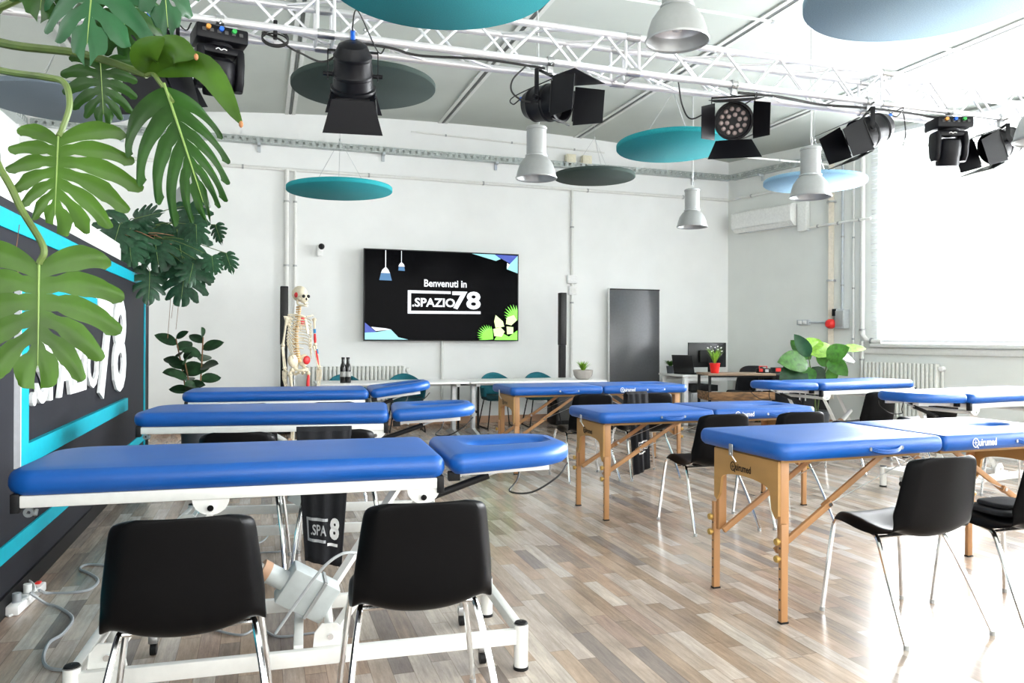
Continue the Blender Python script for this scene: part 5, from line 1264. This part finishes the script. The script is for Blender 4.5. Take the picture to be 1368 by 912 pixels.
monstera_leaf(bp, A(219, 112, 1.65), A(282, 296, 1.58), nrm(240, -.15, .3), .52, 6, .34, .22, .04, 'leaf_green', 18, wl=.85, wr=1.05, gap=.5, ph0=.25, ph1=1.40)
for k, (px, py, d) in enumerate(((322, 166, 1.578), (262, 76, 1.578))):
    MB().ball(A(px, py, d), .0045, 8, (1, 1, 1.6)).build('leaf_tip', 'brown_tip', bp)
stem(bp, [A(26, 300, 1.6), A(22, 330, 1.6), A(20, 350, 1.6), A(26, 368, 1.6)], .0008, .0008, 'dry_root', 'aerial_root')

# --- the second plant on the far end of the partition
root2 = V((-1.17, 7.55, PZ))
p2 = thing('trailing_plant', 'swiss cheese plant in a dark pot trailing over the far end of the partition', 'plant', root2)
def A2(px, py, d): return at(px, py, d) - root2
MB().lathe([(.001, 0), (.10, 0), (.135, .24), (.145, .24), (.145, .27), (.128, .27), (.12, .22), (.001, .21)], 26).build('pot', 'matt_black', p2)
mb = MB(); r_ = random.Random(4)
for k in range(26):
    a = r_.uniform(0, 6.28); q = r_.uniform(.08, .22); c0 = V((q * math.cos(a) * .4, q * math.sin(a) * .4, .25)); mb.tube(arc_pts([c0, c0 + V((q * math.cos(a), q * math.sin(a), r_.uniform(0, .06))), c0 + V((q * math.cos(a + .7) * 1.6, q * math.sin(a + .7) * 1.2, r_.uniform(-.06, .05)))], 4), .004, 5)
mb.build('root_tangle', 'dry_root', p2)
leaves2 = [((180, 292), (214, 283), .35), ((176, 300), (158, 345), .62), ((205, 308), (212, 356), .5), ((252, 274), (254, 312), .55), ((236, 305), (246, 356), .6), ((200, 362), (199, 402), .45), ((248, 354), (241, 402), .55), ((268, 350), (268, 384), .42), ((283, 342), (286, 364), .5), ((302, 338), (310, 362), .38), ((288, 300), (295, 324), .3), ((262, 300), (263, 326), .45), ((258, 352), (252, 380), .5), ((168, 304), (187, 340), .6), ((160, 300), (150, 332), .62), ((172, 318), (176, 350), .6), ((240, 330), (226, 372), .5)]
for k, (b, e, w) in enumerate(leaves2):
    d = (6.55 if b[0] < 190 else 6.95) + .12 * math.sin(k * 2.1); e = (b[0] + (e[0] - b[0]) * 1.12, b[1] + (e[1] - b[1]) * 1.12); w *= 1.15
    monstera_leaf(p2, A2(*b, d), A2(*e, d - .08), cam_n(b[0], 7) + UPn * .3 + RT * (.4 * math.sin(k * 1.7)), w, 5, .5, .15, .06, 'leaf_small', 30 + k, False)
    stem(p2, [V((0, 0, .25)), (V((0, 0, .30)) + A2(*b, d)) / 2 + V((0, 0, .05)), A2(*b, d)], .005, .003)
for px, y1, y2 in ((226, 330, 452), (231, 345, 425), (237, 350, 440)):
    stem(p2, [A2(px, y1, 7.4), A2(px + 2, (y1 + y2) / 2, 7.42), A2(px - 2, y2, 7.4)], .003, .002, 'dry_root', 'aerial_root')

# --- rubber plant in a grey pot on the floor
rp = thing('rubber_plant', 'dark glossy leaved rubber plant in a grey floor pot beside the partition end', 'plant', (-.62, 8.3, 0))
MB().lathe([(.001, 0), (.13, 0), (.165, .46), (.172, .46), (.172, .50), (.155, .50), (.15, .44), (.001, .43)], 30).build('pot', 'pot_grey', rp)
MB().lathe([(.152, .435), (.001, .45)], 20).build('soil', 'soil', rp)
def Ar(px, py): return at(px, py, 7.7) - V((-.62, 8.3, 0))
r_ = random.Random(11); k = 0
for (bx, tx_, top) in ((238, 236, 452), (262, 272, 450), (252, 248, 480)):
    b0 = Ar(bx, 585); e0 = Ar(tx_, top); b0.y = r_.uniform(-.05, .05); e0.y = r_.uniform(-.1, .1)
    b0 = V((b0.x * .4, b0.y, .44)); stem(rp, [b0, b0.lerp(e0, .5) + V((.01, 0, 0)), e0], .009, .006, 'dry_root')
    for i in range(9):
        p = b0.lerp(e0, .38 + .62 * i / 8); a = i * 2.4 + bx; dr = V((math.cos(a), math.sin(a) * .7, .15 + .5 * (i / 8) ** 2)).normalized(); ln = r_.uniform(.18, .24) * (.75 if i == 8 else 1)
        mb = MB(); simple_leaf(mb, p, p + dr * ln, V((.1, -.75, .65)) + dr * -.2, .30, .12, .2, blunt=.9); mb.build('leaf', 'leaf_rubber', rp)
# --- broad leaved plant by the far couch
fp = thing('broad_leaved_plant', 'broad leaved bright green plant in a dark pot near the side wall pipes', 'plant', (6.30, 7.55, 0))
MB().lathe([(.001, 0), (.12, 0), (.16, .36), (.168, .36), (.168, .39), (.15, .39), (.145, .34), (.001, .33)], 28).build('pot', 'pot_grey', fp)
def Af(px, py, d=9.1): return at(px, py, d) - V((6.30, 7.55, 0))
stem(fp, [V((0, 0, .33)), V((-.02, 0, .6)), Af(1081, 480), Af(1083, 465)], .010, .006); stem(fp, [V((.02, 0, .33)), V((.08, .02, .6)), Af(1106, 480), Af(1107, 468)], .009, .006)
for k, (b, e, w, m, dd) in enumerate([((1083, 480), (1056, 452), .24, 'leaf_fig', .3), ((1082, 476), (1063, 447), .26, 'leaf_jade', -.1), ((1079, 484), (1042, 481), .36, 'leaf_fig', -.2), ((1083, 474), (1112, 458), .34, 'leaf_lime', .2), ((1104, 478), (1133, 463), .40, 'leaf_fig', -.25), ((1124, 466), (1160, 463), .16, 'leaf_lime', .1), ((1120, 474), (1146, 481), .18, 'leaf_rubber', .2), ((1107, 480), (1132, 500), .34, 'leaf_fig', -.3), ((1085, 490), (1097, 512), .50, 'leaf_rubber', -.1), ((1078, 490), (1044, 508), .34, 'leaf_rubber', -.3), ((1080, 490), (1076, 516), .30, 'leaf_fig', -.35), ((1103, 490), (1092, 468), .28, 'leaf_fig', .1), ((1106, 492), (1118, 510), .4, 'leaf_fig', .1), ((1082, 468), (1090, 448), .4, 'leaf_lime', .3)]):
    mb = MB(); simple_leaf(mb, Af(*b, 9.1 + dd * .3), Af(*e, 9.1 + dd), cam_n(b[0], 8) + V((0, 0, .6)), w, .12, .15, 10, .8, .012); lf = mb.build('leaf', m, fp, angle=60)
# ------------------------------------------------------------------ power strip and floor cables
def Z0(px, py, z=0):
    r = at(px, py, 1) - V((0, 0, EYE)); return V((0, 0, EYE)) + r * ((z - EYE) / r.z)
a, b = Z0(18, 812, .03), Z0(52, 782, .03); ps_l = (b - a).length
ps = thing('power_strip', 'white power strip with a red switch lying at the foot of the partition', 'power strip', ((a + b) / 2).xy.to_3d(), math.atan2((b - a).y, (b - a).x))
MB().box((0, 0, .022), (.36, .055, .044), bev=.008).build('body', 'desk_white', ps)
for k in range(4):
    MB().cyl((-.12 + k * .065, 0, .044), (-.12 + k * .065, 0, .047), .020, 16).build('socket', 'box_grey', ps)
MB().box((.15, 0, .047), (.03, .022, .012), bev=.003).build('switch', 'red_plastic', ps)
for k, m in ((0, 'cable_grey'), (2, 'cable_white')): MB().cyl((-.12 + k * .065, 0, .045), (-.12 + k * .065, -.0, .085), .018, 14).build('plug', m, ps)
g = lambda px, py: Z0(px, py, .006)
lead('grey cable snaking over the floor from the power strip towards the couch post', [Z0(40, 792, .07), g(62, 806), g(80, 812), g(97, 826), g(84, 846), g(66, 858), g(58, 878), g(66, 892), g(100, 896)], .007, m='cable_grey')
lead('pale grey cable curling over the floor from the power strip to under the chair', [Z0(52, 788, .06), g(64, 792), g(100, 791), g(122, 786), g(131, 775), g(120, 766), g(107, 760), g(118, 754), g(160, 756)], .007, m='cable_grey')
lead('white cable looped around the power strip and running along the partition foot', [g(2, 824), g(12, 814), Z0(26, 775, .05), Z0(40, 776, .05), Z0(46, 788, .045), Z0(34, 806, .02), g(14, 822), g(8, 818)], .006, m='cable_white')
lead('thin cable on the floor under the closest couch between the two chairs', [g(200, 838), g(260, 836), g(320, 848), g(345, 838), g(372, 850), g(420, 845)], .005, m='cable_grey')
lead('grey cable bowing up from the motor of the closest couch behind the chair', [at(368, 846, 2.75), at(400, 800, 2.72), at(430, 760, 2.72), at(452, 742, 2.74), at(470, 738, 2.78), at(500, 742, 2.95)], .0055, m='box_grey')
lead('thin pale cable lying on the floor behind the closest chairs', [g(300, 742), g(350, 738), g(380, 732), g(372, 700), g(352, 722), g(330, 728)], .005, m='cable_grey')

# ------------------------------------------------------------------ camera, daylight and exposure
cam = bpy.data.cameras.new('camera'); co = bpy.data.objects.new('camera', cam); COL.objects.link(co)
cam.sensor_width = 36; cam.lens = 36 * F / 1368; cam.shift_y = -5.5 / 1368; cam.clip_start = .05
r = (RT + UP * ROLL).normalized(); u = (UP - RT * ROLL).normalized(); bk = -FW
co.matrix_world = Matrix(((r.x, u.x, bk.x, 0), (r.y, u.y, bk.y, 0), (r.z, u.z, bk.z, EYE), (0, 0, 0, 1)))
S.camera = co
w = bpy.data.worlds.new('sky'); S.world = w; w.use_nodes = True
bg = w.node_tree.nodes['Background']; bg.inputs['Color'].default_value = (.93, .97, 1, 1); bg.inputs['Strength'].default_value = SKY
def area(name, mtx, sx, sy, power, col=(1, 1, 1)):
    l = bpy.data.lights.new(name, 'AREA'); l.shape = 'RECTANGLE'; l.size = sx; l.size_y = sy; l.energy = power; l.color = col
    o = bpy.data.objects.new(name, l); COL.objects.link(o); o.matrix_world = mtx; return o
# daylight just outside the long window, shining in (area lamps shine along their -z)
c = rw((U0 + U1) / 2, (ZS + ZT) / 2 + .1, -.75)
area('window_daylight', Matrix(((WD.x, 0, WN.x, c.x), (WD.y, 0, WN.y, c.y), (0, 1, 0, c.z), (0, 0, 0, 1))), U1 - U0 + 1.5, ZT - ZS + 1.0, WIN, (.95, .98, 1.0))
# added fill lamp inside the closed front wall, behind the viewer
area('front_fill', Matrix(((1, 0, 0, 2.6), (0, 0, -1, YF + .05), (0, 1, 0, 2.3), (0, 0, 0, 1))), 8.0, 2.6, FRONT, (1, .99, .97))
vs = S.view_settings; vs.view_transform = 'Standard'; vs.look = 'None'; vs.exposure = EXPO; vs.gamma = 1; vs.use_curve_mapping = False
S.cycles.use_denoising = True; S.cycles.max_bounces = 8; S.cycles.diffuse_bounces = 5; S.cycles.transparent_max_bounces = 12
S.cycles.sample_clamp_indirect = 6
